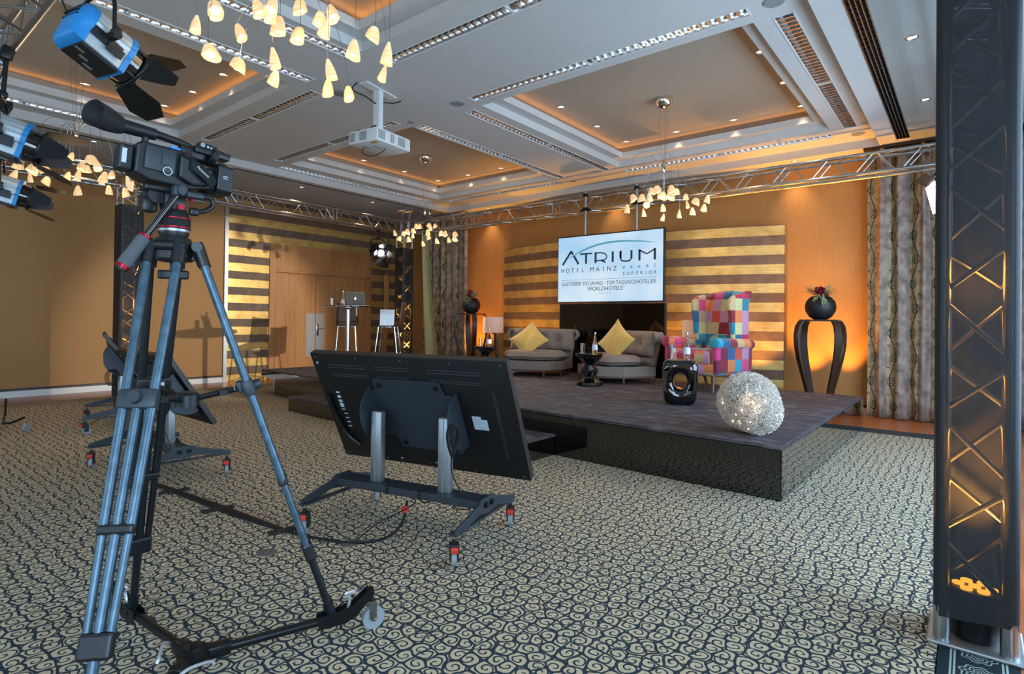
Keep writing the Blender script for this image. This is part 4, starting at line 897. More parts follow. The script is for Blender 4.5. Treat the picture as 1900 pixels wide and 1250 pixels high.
# ================================================================== STUDIO LAMPS ON THE TRUSSES
def fresnel(loc, d, label, hang, sc=1.0, lit=False, doors=((30, 30, 60, 60)), roll=0, body='alu_matte'):
    M = aimM(loc, d, roll) @ Matrix.Scale(sc, 4)
    t_ = thing('studio_lamp', label, 'studio lamp', M=M)
    Mi = M.inverted()
    # ribbed shell: rounded upper part over a flat lower box
    n = 26; pr = []
    for i in range(n+1):
        a = R(-25)+R(230)*i/n; r_ = .125+(.004 if i % 2 else 0); pr.append((r_*cos(a), .02+r_*sin(a)))
    pr += [(-.115, -.12), (.115, -.12)]
    MB().prism(pr, -.11, .10, 'xz').build('shell', 'lamp_shell' if not lit else 'black_metal', t_)
    def cap(y0, y1, g, mat, nm):
        pp = [(x*g, (z-.02)*g+.02) for x, z in pr]; return MB().prism(pp, y0, y1, 'xz').build(nm, mat, t_)
    blue = 'blue_paint' if not lit else 'black_metal'
    m = MB(); pts = [(x*1.03, (z-.02)*1.03+.02) for x, z in pr]; K = len(pts)
    vs = []
    for y_, g in ((-.105, 1), (-.135, .99), (-.16, .90), (-.178, .70), (-.186, .4), (-.188, 0.02)): vs += [(x*g, y_, (z-.0)*g) for x, z in pts]
    fs = [(k*K+i, k*K+(i+1) % K, (k+1)*K+(i+1) % K, (k+1)*K+i) for k in range(5) for i in range(K)]; m.add(vs, fs)
    m.build('back_cap', blue, t_, smooth=50)
    m = MB()
    for i in range(4): m.box((0, -.182+.008*abs(i-1.0), .02+i*.026), (.15-.012*i, .03, .006))
    m.build('vent_slot', 'black_plastic', t_)
    cap(.095, .125, 1.06, blue, 'front_rim')
    MB().lathe([(.118, .0), (.112, .05), (.108, .075), (.100, .075), (.100, .0)], (0, 0, 0), 32, T=Matrix.Translation((0, .12, 0)) @ Matrix.Rotation(R(-90), 4, 'X')).build('snout', 'black_gloss', t_, smooth=60)
    m = MB().box((0, -.005, -.128), (.20, .21, .022)); m.build('base_tray', 'black_plastic', t_)
    m = MB()
    for i in range(3): m.box((.04-.05*i, -.08+.05*i, -.1395), (.018, .05, .003))
    m.build('tray_slot', 'alu_matte', t_)
    MB().box((.122, -.02, -.03), (.018, .17, .055), (0, 0, 4)).box((.135, .03, -.055), (.012, .09, .05)).build('side_bracket', 'black_plastic', t_)
    ring = MB(); ring.tube([(.118*cos(2*pi*i/28), .20, .118*sin(2*pi*i/28)) for i in range(28)], .011, 8, closed=True)
    for a in (0, 90, 180, 270): ring.cyl((.118*cos(R(a+45)), .14, .118*sin(R(a+45))), (.118*cos(R(a+45)), .20, .118*sin(R(a+45))), .012, n=8)
    ring.build('ring', 'black_metal', t_, smooth=60)
    MB().lathe([(.10, 0), (.09, .012), (.06, .024), (.02, .03), (0, .031)], (0, 0, 0), 28, T=Matrix.Translation((0, .145, 0)) @ Matrix.Rotation(R(-90), 4, 'X')).build('lens', 'led_white' if lit else 'lens_dark', t_, smooth=60)
    MB().lathe([(.108, 0), (.100, .0), (.100, .03), (.108, .03)], (0, 0, 0), 28, T=Matrix.Translation((0, .135, 0)) @ Matrix.Rotation(R(-90), 4, 'X')).build('lens_ring', 'chrome', t_, smooth=60)
    # four barn doors hinged on the ring
    for k, (ang, a0, wd, ln, tip) in enumerate(((doors[0], 0, .19, .23, .31), (doors[1], 180, .19, .23, .31), (doors[2], 90, .18, .17, .12), (doors[3], 270, .18, .17, .12))):
        T = Matrix.Rotation(R(a0), 4, 'Y') @ Matrix.Translation((0, .21, .122)) @ Matrix.Rotation(R(ang), 4, 'X')
        m = MB(T); w0, w1 = wd/2, tip/2
        poly = [(-w0, 0), (w0, 0), (w1, ln*.62), (w1*.55, ln), (-w1*.55, ln), (-w1, ln*.62)]
        m.prism(poly, -.0015, .0015, 'xy'); m.cyl((-w0, 0, 0), (w0, 0, 0), .004, n=6)
        m.build('barn_door', 'black_metal', t_)
    # yoke goes straight up to the clamp
    hu = Mi.to_3x3() @ V((0, 0, 1)); hu.normalize(); x_ = V((1, 0, 0))
    yk = []; hh = hang/sc; piv = V((0, -.02, 0))
    side = .165
    fwd = (hu - x_*hu.dot(x_)).normalized()
    pts = [piv - x_*side, piv - x_*side + fwd*.16, piv - x_*(side-.015)+fwd*.22, piv - x_*(side-.06)+fwd*.262, piv + fwd*.27, piv + x_*(side-.06)+fwd*.262, piv + x_*(side-.015)+fwd*.22, piv + x_*side + fwd*.16, piv + x_*side]
    MB().tube(smoothpts(pts, 4), .0115, 8).build('yoke', 'black_metal', t_, smooth=60)
    for s_ in (-1, 1): MB().cyl(piv+x_*s_*.12, piv+x_*s_*.20, .026, n=12).rbox(tuple(piv+x_*s_*.185+fwd*.02), (.02, .05, .06), .006).build('knob', 'black_plastic', t_, smooth=50)
    top = Mi @ (V(loc)+V((0, 0, hang)))
    MB().tube([piv+fwd*.27, top], .014, 8).rbox(tuple(piv+fwd*.29), (.05, .05, .05), .008).rbox(tuple(top-fwd*.03), (.07, .07, .10), .012).build('hanger', 'black_metal', t_, smooth=60)
    pp = [(0, -.20, .02), (-.04, -.25, .12), (-.06, -.18, .30)]; pp += [tuple(top*f_+V((-.05, -.03, 0))) for f_ in (.75, .98)]
    MB().tube(smoothpts(pp, 6), .005, 6).build('cable', 'black_rubber', t_, smooth=60)
    return t_
fresnel((-3.42, .92, 2.67), (-.22, .95, -.44), 'big blue and silver studio lamp with black barn doors at the top left', .64, .86, doors=(28, 12, 38, 30))
fresnel((-5.63, .93, 2.63), (.30, 1, -.30), 'blue studio lamp with glossy barn doors at the left edge, upper one', .66, 1.06, doors=(12, 10, 18, 14))
fresnel((-7.02, 1.16, 2.46), (.28, 1, -.26), 'small blue studio lamp hanging below the left chandelier', .80, .95, doors=(10, 8, 14, 12))
fresnel((-10.16, 7.90, 2.80), (1, -.22, -.34), 'lit black studio lamp hanging from the truss before the double doors', .50, 1.0, lit=True, doors=(35, 40, 45, 20))
MB().bb((-7.06, .95, 3.22), (-6.98, 1.20, 3.29)).build('arm_bracket', 'black_metal'); tag(bpy.data.objects['arm_bracket'], 'short black bracket holding the small blue studio lamp off the truss', 'bracket')
# LED panel by the right tower
M = aimM((-.33, 7.93, 2.74), (-.98, -.25, -.24))
t_ = thing('studio_panel_lamp', 'slim white glowing LED panel beside the near right tower', 'studio lamp', M=M)
MB().rbox((0, -.05, 0), (.40, .08, .34), .01).build('housing', 'black_metal', t_)
MB().box((0, -.004, 0), (.37, .006, .31)).build('diffuser', 'led_white', t_)
m = MB(); Mi = M.inverted()
m.tube([(-.22, -.05, 0), (-.22, -.05, .22), (.22, -.05, .22), (.22, -.05, 0)], .010, 8); tp = Mi @ V((-.16, 7.93, 3.30)); m.tube([(0, -.05, .22), tp], .014, 8)
m.build('yoke', 'black_metal', t_)
m = MB(); m.prism([(-.2, 0), (.2, 0), (.23, .12), (-.23, .12)], -.0015, .0015, 'xy'); m.T = Matrix()
o = m.build('barn_door', 'black_metal', t_); o.location = (0, -.01, .175); o.rotation_euler = (R(50), 0, 0)

# ================================================================== CAMCORDER ON TRIPOD AND DOLLY
HX, HY = -2.27, .845
F1, F2, F3 = V((-1.82, .46, .09)), V((-2.68, .865, .09)), V((-2.015, 1.365, .09))
def tripod():
    t_ = thing('camera_tripod', 'tall blue grey carbon video tripod with fluid head and pan bar', 'tripod', (0, 0, 0))
    top = V((HX, HY, 1.565))
    m = MB(); m.lathe([(.030, 1.500), (.062, 1.505), (.068, 1.52), (.068, 1.555), (.055, 1.588), (.030, 1.59)], (HX, HY, 0), 24)
    cr = m.build('crown', 'black_plastic', t_, smooth=40)
    MB().cyl((HX, HY, 1.40), (HX, HY, 1.50), .012).rbox((HX, HY, 1.455), (.10, .022, .032), .006, (0, 0, 55)).build('bowl_clamp', 'black_plastic', cr)
    MB().box((HX+.045, HY-.045, 1.555), (.012, .012, .014), (0, 0, 45)).build('badge', 'red_metal', cr)
    for k, F in enumerate((F1, F2, F3)):
        d = V((F.x-HX, F.y-HY, 0)).normalized(); s_ = V((-d.y, d.x, 0)); a = V((HX, HY, 1.535))+d*.085
        L = F-a; u = L.normalized()
        leg = MB()
        sh = MB(); 
        for e in (-1, 1): sh.cyl(a+s_*e*.048-u*.035, a+s_*e*.048+u*.05, .023, .021, n=14)
        sh.cyl(a-s_*.07-u*.02, a+s_*.07-u*.02, .018, n=12); sh.box(tuple(a-d*.035), (.05, .05, .05), (0, 0, math.degrees(atan2(d.y, d.x))))
        mid = a+L*.345; low = a+L*.60; lo2 = a+L*.80
        for e in (-1, 1): leg.cyl(a+s_*e*.048+u*.03, low+s_*e*.036, .0145, n=14)
        lg = leg.build('leg', 'carbon' if k != 1 else 'carbon_shaded', t_, smooth=60)  # rear leg gets the darker carbon copy, its shade put into the colour
        sh.build('shoulder', 'black_plastic', lg, smooth=40)
        # clamp at the spreader level, lower tubes
        c = MB(); q = (u.to_track_quat('Z', 'Y')).to_matrix().to_4x4(); Mx = Matrix.Translation(mid) @ Matrix((s_, u.cross(s_), u)).transposed().to_4x4()
        c.T = Mx; c.rbox((0, 0, 0), (.118, .042, .066), .012).rbox((0, -.026, -.012), (.06, .026, .045), .008); 
        c.cyl((.0, .02, 0), (.0, .045, 0), .02, n=14); c.build('leg_clamp', 'slate_metal' if k != 1 else 'black_plastic', lg, smooth=40)
        e_ = MB(Mx); e_.box((0, -.046, -.015), (.045, .002, .018)).build('badge', 'label_white', lg)
        lt = MB(); 
        for e in (-1, 1): lt.cyl(low+s_*e*.036-u*.02, lo2+s_*e*.030, .012, n=12)
        lt.cyl(mid, lo2+u*.02, .0145, n=12)
        lt.build('lower_tube', 'carbon_shaded' if k == 1 else 'carbon', lg, smooth=60)
        c = MB(Matrix.Translation(lo2) @ Matrix((s_, u.cross(s_), u)).transposed().to_4x4()); c.rbox((0, 0, 0), (.088, .040, .072), .01); c.build('lower_clamp', 'black_plastic', lg)
        c = MB(Matrix.Translation(low) @ Matrix((s_, u.cross(s_), u)).transposed().to_4x4()); c.rbox((0, 0, 0), (.10, .036, .03), .008); c.build('upper_clamp', 'black_plastic', lg)
        MB().cyl(lo2, F, .0155, .014, n=14).cyl(F-u*.06, F, .02, n=12).build('foot_tube', 'carbon' if k == 0 else 'carbon_shaded', lg, smooth=60)
        # spreader arm
        hub = V((HX+.06, HY+.03, 1.00))
        MB().cyl(mid-d*.01, hub, .011, .011, n=8).box(tuple(hub.lerp(mid, .55)), (.03, .03, .018)).build('spreader_arm', 'black_metal', t_)
    hub = V((HX+.06, HY+.03, 1.00))
    MB().lathe([(.04, -.02), (.04, .02), (.03, .03), (0, .03)], hub, 18).build('spreader_hub', 'black_plastic', t_, smooth=40)
    # fluid head
    hd = MB().lathe([(.030, 1.585), (.044, 1.590), (.050, 1.605), (.050, 1.612)], (HX, HY, 0), 28).build('head_base', 'black_plastic', t_, smooth=30)
    MB().lathe([(.050, 1.610), (.0515, 1.616), (.0515, 1.619)], (HX, HY, 0), 32).build('silver_ring', 'alu_matte', hd, smooth=30)
    MB().lathe([(.0535, 1.622), (.0545, 1.624), (.0545, 1.627), (.0535, 1.628)], (HX, HY, 0), 32).lathe([(.0535, 1.656), (.0545, 1.658), (.0545, 1.660), (.0535, 1.661)], (HX, HY, 0), 32).build('red_ring', 'red_metal', hd, smooth=30)
    m = MB(); n = 60; vs = []
    for z_ in (1.619, 1.664):
        for i in range(n): a = 2*pi*i/n; r_ = .052+(.0012 if i % 2 else 0); vs.append((HX+r_*cos(a), HY+r_*sin(a), z_))
    m.add(vs, [(i, (i+1) % n, n+(i+1) % n, n+i) for i in range(n)]+[tuple(range(n)), tuple(range(n, 2*n))]); m.build('drag_dial', 'black_rubber', hd)
    m = MB().lathe([(.050, 1.664), (.046, 1.680), (.040, 1.690)], (HX, HY, 0), 24); m.rbox((HX, HY-.005, 1.715), (.055, .075, .07), .012); m.rbox((HX-.04, HY, 1.72), (.02, .07, .05), .008)
    m.cyl((HX-.075, HY-.06, 1.735), (HX+.01, HY-.06, 1.735), .030, n=20).rbox((HX-.03, HY-.075, 1.70), (.05, .05, .05), .01); m.build('head_body', 'black_plastic', hd, smooth=40)
    MB().cyl((HX+.028, HY+.01, 1.700), (HX+.034, HY+.01, 1.700), .011, n=20).box((HX+.03, HY+.045, 1.735), (.01, .012, .02)).build('red_cap', 'red_metal', hd, smooth=40)
    m = MB(); m.rbox((HX, HY+.005, 1.757), (.062, .22, .018), .005); m.build('slide_plate', 'black_plastic', hd)
    # front guard loop
    m = MB(); m.tube(smoothpts([(HX+.03, HY+.03, 1.752), (HX+.035, HY+.08, 1.752), (HX+.035, HY+.115, 1.745), (HX+.035, HY+.118, 1.72), (HX+.035, HY+.09, 1.698), (HX+.03, HY+.06, 1.69)], 5), .009, 8); m.rbox((HX+.03, HY+.055, 1.69), (.02, .035, .03), .008); m.build('lever_loop', 'black_plastic', hd, smooth=60)
    # pan bar
    a, b_ = V((HX+.055, HY-.005, 1.752)), V((-2.235, .672, 1.468)); u = (b_-a).normalized()
    pb = MB().cyl(a, b_, .0115, n=16).build('pan_bar', 'black_gloss', t_, smooth=60)
    MB().rbox(tuple(a), (.04, .05, .04), .012).cyl(a-V((.02, 0, 0)), a+V((.03, 0, 0)), .016).rbox((a.x+.02, a.y+.045, a.z-.01), (.02, .06, .022), .008).build('bar_joint', 'slate_metal', pb, smooth=40)
    g0 = a+(b_-a)*.62
    MB().lathe([(.019, 0), (.0215, .006), (.022, .05), (.023, .10), (.022, .118)], (0, 0, 0), 20, T=Matrix.Translation(g0) @ u.to_track_quat('Z', 'Y').to_matrix().to_4x4()).build('grip', 'foam_grey', pb, smooth=50)
    MB().cyl(g0-u*.008, g0, .021, n=20).cyl(g0+u*.118, g0+u*.130, .0235, n=20).build('grip_ring', 'red_metal', pb, smooth=40)
    MB().cyl(g0+u*.130, g0+u*.136, .021, n=20).build('end_cap', 'black_plastic', pb, smooth=40)
tripod()
def dolly():
    c = V(((F1.x+F2.x+F3.x)/3, (F1.y+F2.y+F3.y)/3, .085)); t_ = thing('tripod_dolly', 'black three armed folding dolly with grey wheels under the tripod', 'dolly', (c.x, c.y, 0))
    MB().lathe([(.05, .06), (.055, .07), (.055, .10), (.04, .115), (.012, .118), (.012, .13), (0, .13)], (0, 0, 0), 20).build('hub', 'black_metal', t_, smooth=40)
    for k, F in enumerate((F1, F2, F3)):
        d = V((F.x-c.x, F.y-c.y, 0)); L = d.length; d.normalize(); T = Matrix.Rotation(atan2(d.y, d.x), 4, 'Z')
        ar = MB(T).cyl((.07, 0, .085), (L-.02, 0, .085), .017, n=16).rbox((.07, 0, .085), (.10, .05, .045), .008).build('arm', 'black_metal', t_, smooth=50)
        m = MB(T); m.prism([(L-.06, .06), (L+.05, .06), (L+.10, .085), (L+.17, .155), (L+.15, .175), (L+.08, .125), (L+.02, .115), (L-.06, .11)], -.022, -.018, 'xz'); m.prism([(L-.06, .06), (L+.05, .06), (L+.10, .085), (L+.17, .155), (L+.15, .175), (L+.08, .125), (L+.02, .115), (L-.06, .11)], .018, .022, 'xz')
        m.cyl((L, -.024, .09), (L, .024, .09), .012).cyl((L+.05, -.024, .10), (L+.05, .024, .10), .008); m.cyl((L+.155, 0, .13), (L+.155, 0, .17), .016); m.build('bracket', 'black_metal', ar)
        m = MB(T); m.tube(smoothpts([(L+.06, 0, .105), (L+.07, 0, .15), (L+.05, 0, .17), (L+.09, 0, .175)], 4), .006, 6).box((L+.08, 0, .172), (.035, .03, .004)); m.build('lock_lever', 'silver_panel', ar)
        m = MB(T); m.box((L+.16, 0, .112), (.03, .04, .02)).box((L+.165, .016, .08), (.03, .003, .07)).box((L+.165, -.016, .08), (.03, .003, .07)); m.build('fork', 'steel', ar)
        MB(T).cyl((L+.17, -.012, .046), (L+.17, .012, .046), .046, n=28).build('wheel', 'grey_rubber', ar, smooth=40)
        MB(T).cyl((L+.17, -.0165, .046), (L+.17, .0165, .046), .014, n=12).build('axle', 'chrome', ar)
        if k < 2: MB(T).tube(smoothpts([(.14, .02, .09), (.12, .05, .11), (.06, .09, .10), (.05, .10, .085)], 4), .006, 6).build('release_lever', 'silver_panel', ar, smooth=60)
dolly()
def camcorder():
    T0 = Matrix.Translation((-2.285, .86, 1.85)) @ Matrix.Rotation(R(-4.5), 4, 'X')
    t_ = thing('camcorder', 'black professional camcorder with a big rubber eyecup on the tripod', 'video camera', M=T0)
    # body, side profile in y,z then widths
    MB().prism([(-.150, .040), (-.135, .052), (.0, .058), (.035, .035), (.075, .020), (.11, .018), (.11, -.055), (.03, -.078), (-.10, -.078), (-.150, -.060)], -.055, .045, 'yz').build('body', 'black_plastic', t_, bev=.008)
    MB().rbox((-.002, -.172, -.014), (.062, .045, .088), .008).build('battery', 'black_plastic', t_)
    MB().box((.0295, -.180, -.012), (.002, .014, .05)).build('sticker', 'label_white', t_)
    MB().rbox((.047, -.075, .0), (.014, .10, .085), .006).rbox((.055, -.062, .008), (.008, .022, .05), .003).build('side_door', 'slate_metal', t_, smooth=40)
    MB().tube([(.0565, -.052+.014*cos(2*pi*i/20), -.035+.014*sin(2*pi*i/20)) for i in range(20)], .0018, 5, closed=True).build('emblem', 'label_white', t_)
    g = MB(); g.prism([(-.018, .035), (.02, .03), (.085, -.01), (.095, -.05), (.03, -.065), (-.018, -.045)], .045, .068, 'yz'); g.build('grip', 'black_plastic', t_, bev=.008)
    MB().cyl((.05, .005, .036), (.072, .005, .040), .013, n=14).build('thumb_rest', 'black_rubber', t_)
    MB().cyl((.07, .003, .040), (.0745, .003, .0405), .004, n=10).build('record_button', 'red_metal', t_)
    s = MB(); s.grid(lambda u, v_: (.072+.012*sin(u*pi), .015+.085*u, .012-.055*u+(v_-.5)*.045), 12, 3); st = s.build('hand_strap', 'black_rubber', t_, smooth=60, thick=.006)
    tx = text('Panasonic', .013, 'label_white', t_, (.0885, .030, -.001), (90, 0, 90)); tx.rotation_euler = (Euler((R(90), 0, R(90))).to_matrix().to_4x4() @ Matrix.Rotation(R(-33), 4, 'Z')).to_euler()
    # lens and hood
    MB().cyl((.0, .08, -.020), (.0, .13, -.022), .047, .050, n=28).build('lens_barrel', 'black_plastic', t_, smooth=40)
    h = MB(); h.prism([(-.062, -.052), (-.048, -.064), (.048, -.064), (.062, -.052), (.062, .038), (.048, .050), (-.048, .050), (-.062, .038)], .118, .178, 'xz'); h.build('lens_hood', 'black_plastic', t_, bev=.006)
    MB().box((0, .179, -.007), (.10, .002, .09)).build('lens_glass', 'lens_dark', t_)
    MB().box((.0625, .145, -.0), (.001, .018, .003)).box((.0625, .145, -.008), (.001, .018, .002)).build('marking', 'label_white', t_)
    # top handle, viewfinder, eyecup
    hd = MB(); hd.tube(smoothpts([(0, -.115, .050), (0, -.112, .085), (0, -.095, .100), (0, -.03, .098), (0, .035, .090), (0, .045, .055)], 6), [.011]*13+[.014]*18, 10); hd.rbox((0, .045, .068), (.04, .10, .05), .012); hd.build('top_handle', 'black_plastic', t_, smooth=60)
    MB().box((.012, -.022, .062), (.024, .034, .012)).build('blue_switch', 'blue_plastic', t_)
    vf = MB().cyl((0, -.205, .094), (0, -.085, .098), .025, .021, n=20).build('viewfinder', 'black_plastic', t_, smooth=40)
    e = MB(); n = 28; vs = []
    for k, (y_, rx, rz, dz) in enumerate(((-.185, .027, .027, 0), (-.200, .034, .034, .002), (-.235, .043, .042, .008), (-.275, .050, .043, .016), (-.268, .044, .037, .015), (-.235, .030, .030, .006), (-.215, .022, .022, .0))):
        for i in range(n):
            a = 2*pi*i/n; vs.append((rx*cos(a), y_+(.018*cos(a) if k in (3, 4) else 0), .094+dz+rz*sin(a)))
    fs = [(k*n+i, k*n+(i+1) % n, (k+1)*n+(i+1) % n, (k+1)*n+i) for k in range(6) for i in range(n)]; e.add(vs, fs)
    e.build('eyecup', 'black_rubber', vf, smooth=80)
    MB().cyl((0, -.216, .095), (0, -.212, .095), .021, n=20).build('eyepiece_lens', 'lens_dark', vf)
    # microphone block
    m = MB().rbox((.01, .080, .103), (.036, .052, .026), .005).rbox((.005, .105, .085), (.06, .13, .026), .006).cyl((.005, .12, .098), (.005, .175, .093), .016, n=18).cyl((.005, .125, .066), (.005, .100, .078), .03, .045, n=18)
    mb_ = m.build('microphone_block', 'black_plastic', t_, smooth=40)
    MB().cyl((.0285, .066, .105), (.0305, .066, .105), .0085, n=16).cyl((.0285, .085, .103), (.0305, .085, .103), .005, n=12).cyl((.0285, .097, .102), (.0305, .097, .102), .004, n=12).build('dial', 'steel', mb_)
camcorder()
# dolly end of another stand at the left edge
t_ = thing('stand_wheel', 'small black wheeled stand foot at the left edge of the picture', 'stand', tuple(CAMPOS+ray(4, 800)*((0-1.3)/ray(4, 800).z)))
MB().cyl((-.5, .1, .09), (.05, 0, .09), .014).cyl((-.45, .1, .12), (-.02, .03, .35), .012).tube(smoothpts([(0, 0, .09), (.1, .06, .10), (.18, .16, .16)], 4), .013, 6).build('arm', 'black_metal', t_)
MB().cyl((.19, .165, .045), (.21, .18, .045), .045, n=20).build('wheel', 'grey_rubber', t_)

# ================================================================== FURNITURE ON THE STAGE
SZ = .401
def softbox(dims, bulge=.15, nx=10, ny=10, seed=0, wr=.006, pw=2.6):
    """puffy cushion block centred on the origin"""
    m = MB(); rnd = random.Random(seed); bm = bmesh.new(); bmesh.ops.create_cube(bm, size=2)
    bmesh.ops.subdivide_edges(bm, edges=bm.edges[:], cuts=9, use_grid_fill=True)
    for v in bm.verts:
        x, y, z = v.co; 
        x2, y2 = x*x, y*y
        k = 1-bulge*(abs(x)**4+abs(y)**4)/2*1.0
        zz = z*(k if abs(z) > .5 else 1)
        cx = x*(1-.10*z*z); cy = y*(1-.10*z*z)
        nz = mathutils.noise.noise(V((x*2+seed, y*2, z*2)))*wr*2
        v.co = V((cx*dims[0]/2, cy*dims[1]/2, zz*dims[2]/2+nz))
    bm.verts.index_update(); m.add([v.co.copy() for v in bm.verts], [[v.index for v in f.verts] for f in bm.faces]); bm.free(); return m
def slipper(loc, rot, label):
    t_ = thing('slipper_chair', label, 'armchair', (*loc, SZ), rot, 'armless taupe armchairs on the stage')
    fw_, bw, dp = .31, .55, .86
    base = [(-fw_, -dp/2), (fw_, -dp/2), (bw-.03, -dp*.12), (bw, dp/2), (-bw, dp/2), (-bw+.03, -dp*.12)]
    MB().prism(base, .10, .25, 'xy').build('seat_base', 'fabric_taupe', t_, bev=.012)
    MB().prism([(x*.985, y*.985) for x, y in base], .08, .10, 'xy').build('frame', 'leg_wood', t_)
    for x_, y_ in ((-fw_+.03, -dp/2+.03), (fw_-.03, -dp/2+.03), (bw-.05, dp/2-.06), (-bw+.05, dp/2-.06), (bw-.08, -.08), (-bw+.08, -.08)):
        MB().cyl((x_, y_, .085), (x_*1.02, y_*1.02, 0), .024, .014, n=8).build('leg', 'leg_wood', t_)
    c = MB(); n = 34; rings = []
    def cont(s_):
        out = []
        for i in range(n):
            a = 2*pi*i/n; x = cos(a); y = sin(a); r_ = (abs(x)**4+abs(y)**4)**(-.25); px, py = x*r_, y*r_
            wx = bw*.97 if py > 0 else bw*.97+(fw_*1.25-bw)*(-py)**1.5
            out.append((px*wx*s_, -.07+py*dp*.42*s_))
        return out
    vs = []; fs = []
    for s_, z_ in ((.0, .27), (.8, .262), (.96, .275), (1.0, .305), (1.03, .318), (1.0, .332), (.97, .375), (.85, .405), (.5, .42), (0, .425)):
        vs += [(x, y, z_+.006*sin(x*17+y*9)) for x, y in cont(max(s_, .001))]
    for k in range(9): fs += [(k*n+i, k*n+(i+1) % n, (k+1)*n+(i+1) % n, (k+1)*n+i) for i in range(n)]
    c.add(vs, fs); cs = c.build('seat_cushion', 'fabric_taupe', t_, smooth=70)
    MB().tube([(x*1.035, y*1.02, .318+.006*sin(x*17+y*9)) for x, y in cont(1.0)], .006, 5, closed=True).build('piping', 'fabric_taupe_dark', cs)
    # backrest: structural shell and soft draped cover
    def back(u, v_):
        x = (u-.5)*2; h = .25+.50*v_
        return (x*(bw+.0), dp/2-.03+.11*v_-.02*(1-x*x), h)
    b_ = MB(); b_.grid(back, 20, 8); b_.build('back_shell', 'fabric_taupe', t_, smooth=70, thick=.07)
    s = MB(); 
    def pad(u, v_):
        x = (u-.5)*2; z = .40+.36*v_; e = (1-x**8)*(1-abs(2*v_-1)**6)
        tuft = sum(math.exp(-((x-bx)**2*30+(v_-bz)**2*14)) for bx, bz in ((-.5, .5), (.0, .5), (.5, .5)))
        return (x*(bw+.03), dp/2-.075+.08*v_-.085*e+.05*tuft+.012*sin(x*14+v_*3)*e, z+.02*e)
    s.grid(pad, 40, 16); pdo = s.build('back_cushion', 'fabric_taupe', t_, smooth=80, thick=.03)
    m = MB()
    for bx in (-.5, 0, .5): m.ball((bx*bw, dp/2-.085, .58), .016, 10, (1, .5, 1))
    m.build('button', 'fabric_taupe_dark', pdo, smooth=60)
    f = MB()
    for sd in (-1, 1): f.grid(lambda u, v_: (sd*(bw+.03+.05*sin(v_*pi)+.02*sin(u*9)), dp/2-.09+.16*u, .76-.16*v_-.02*sin(u*11)*v_), 10, 8)
    f.build('back_flap', 'fabric_taupe', pdo, smooth=80, thick=.02)
    return t_
slipper((-5.80, 7.86), 18, 'armless taupe armchair left of the black screen')
slipper((-4.33, 7.86), -30, 'armless taupe armchair with a folded over back right of the hourglass tables')
def cushion(loc, rx, rz, label, sz=.46, seed=1, diag=45):
    M = Matrix.Translation(V(loc)) @ Matrix.Rotation(R(rz), 4, 'Z') @ Matrix.Rotation(R(rx), 4, 'X') @ Matrix.Rotation(R(diag), 4, 'Y')
    m = MB(); n = 22; vs = []; fs = []
    def f(u, v_, s_):
        x, z = 2*u-1, 2*v_-1; e = (1-x*x)**.55*(1-z*z)**.55 if abs(x) < 1 and abs(z) < 1 else 0
        k = 1-.10*(1-x*x*0)*(1-abs(x))*(abs(z))-.0
        px = x*(1-.13*(1-z*z)); pz = z*(1-.13*(1-x*x))
        return (px*sz/2*1.05, s_*(.085*e+.004*sin(x*9+z*5+seed)*e), pz*sz/2*1.05)
    m.grid(lambda u, v_: f(u, v_, 1), n, n); m.grid(lambda u, v_: f(u, v_, -1), n, n)
    o = m.build('cushion', 'cushion_yellow', smooth=80); o.matrix_world = M
    return tag(o, label, 'cushion', 'yellow scatter cushions')
cushion((-5.84, 7.72, SZ+.42+.17), -30, 16, 'yellow square cushion standing on its corner on the left armchair', .50, 1)
cushion((-4.23, 7.80, SZ+.42+.19), -16, -12, 'yellow square cushion leaning sideways on the right armchair', .50, 4, diag=38)
def hourglass(loc, s, label):
    t_ = thing('hourglass_table', label, 'side table', (*loc, SZ), 0, 'glossy black hourglass side tables')
    MB().lathe([(.0, 0), (.185, .0), (.19, .012), (.175, .05), (.075, .105), (.07, .125), (.125, .185), (.13, .205), (.12, .225), (.07, .285), (.07, .30), (.17, .385), (.20, .425), (.205, .445), (.197, .455), (.185, .445), (0, .444)], (0, 0, 0), 12).build('body', 'black_gloss', t_)
    return t_
hourglass((-4.24, 7.05), 1, 'glossy black hourglass side table in front of the right armchair'); hourglass((-6.62, 7.50), 1, 'glossy black hourglass side table left of the left armchair')
def bottle(loc, label, h=.27):
    t_ = thing('water_bottle', label, 'bottle', loc, 0, 'clear glass water bottles')
    k = h/.27
    MB().lathe([(.0, .0), (.030*k, .0), (.034*k, .01*k), (.034*k, .09*k), (.024*k, .15*k), (.013*k, .20*k), (.012*k, .245*k), (.015*k, .25*k), (.015*k, .262*k), (.0125*k, .262*k)], (0, 0, 0), 20).build('glass_body', 'glass', t_, smooth=60)
    MB().lathe([(.0, .004*k), (.028*k, .006*k), (.030*k, .09*k), (.02*k, .14*k), (0, .14*k)], (0, 0, 0), 16).build('label_band', 'silver_panel', t_, smooth=60) if False else MB().lathe([(.0345*k, .05*k), (.0348*k, .085*k), (.030*k, .115*k)], (0, 0, 0), 20).build('label_band', 'paper', t_, smooth=60)
    MB().lathe([(.0155*k, .245*k), (.0155*k, .268*k), (0, .27*k)], (0, 0, 0), 14).build('cap', 'steel', t_, smooth=40)
def tumbler(loc, label, r=.028, h=.12):
    t_ = thing('drinking_glass', label, 'glass', loc, 0, 'clear drinking glasses')
    MB().lathe([(.0, .0), (r*.9, .0), (r, h), (r-.002, h), (r*.9-.002, .012), (0, .012)], (0, 0, 0), 20).build('tumbler', 'glass', t_, smooth=50)
zt_ = SZ+.447
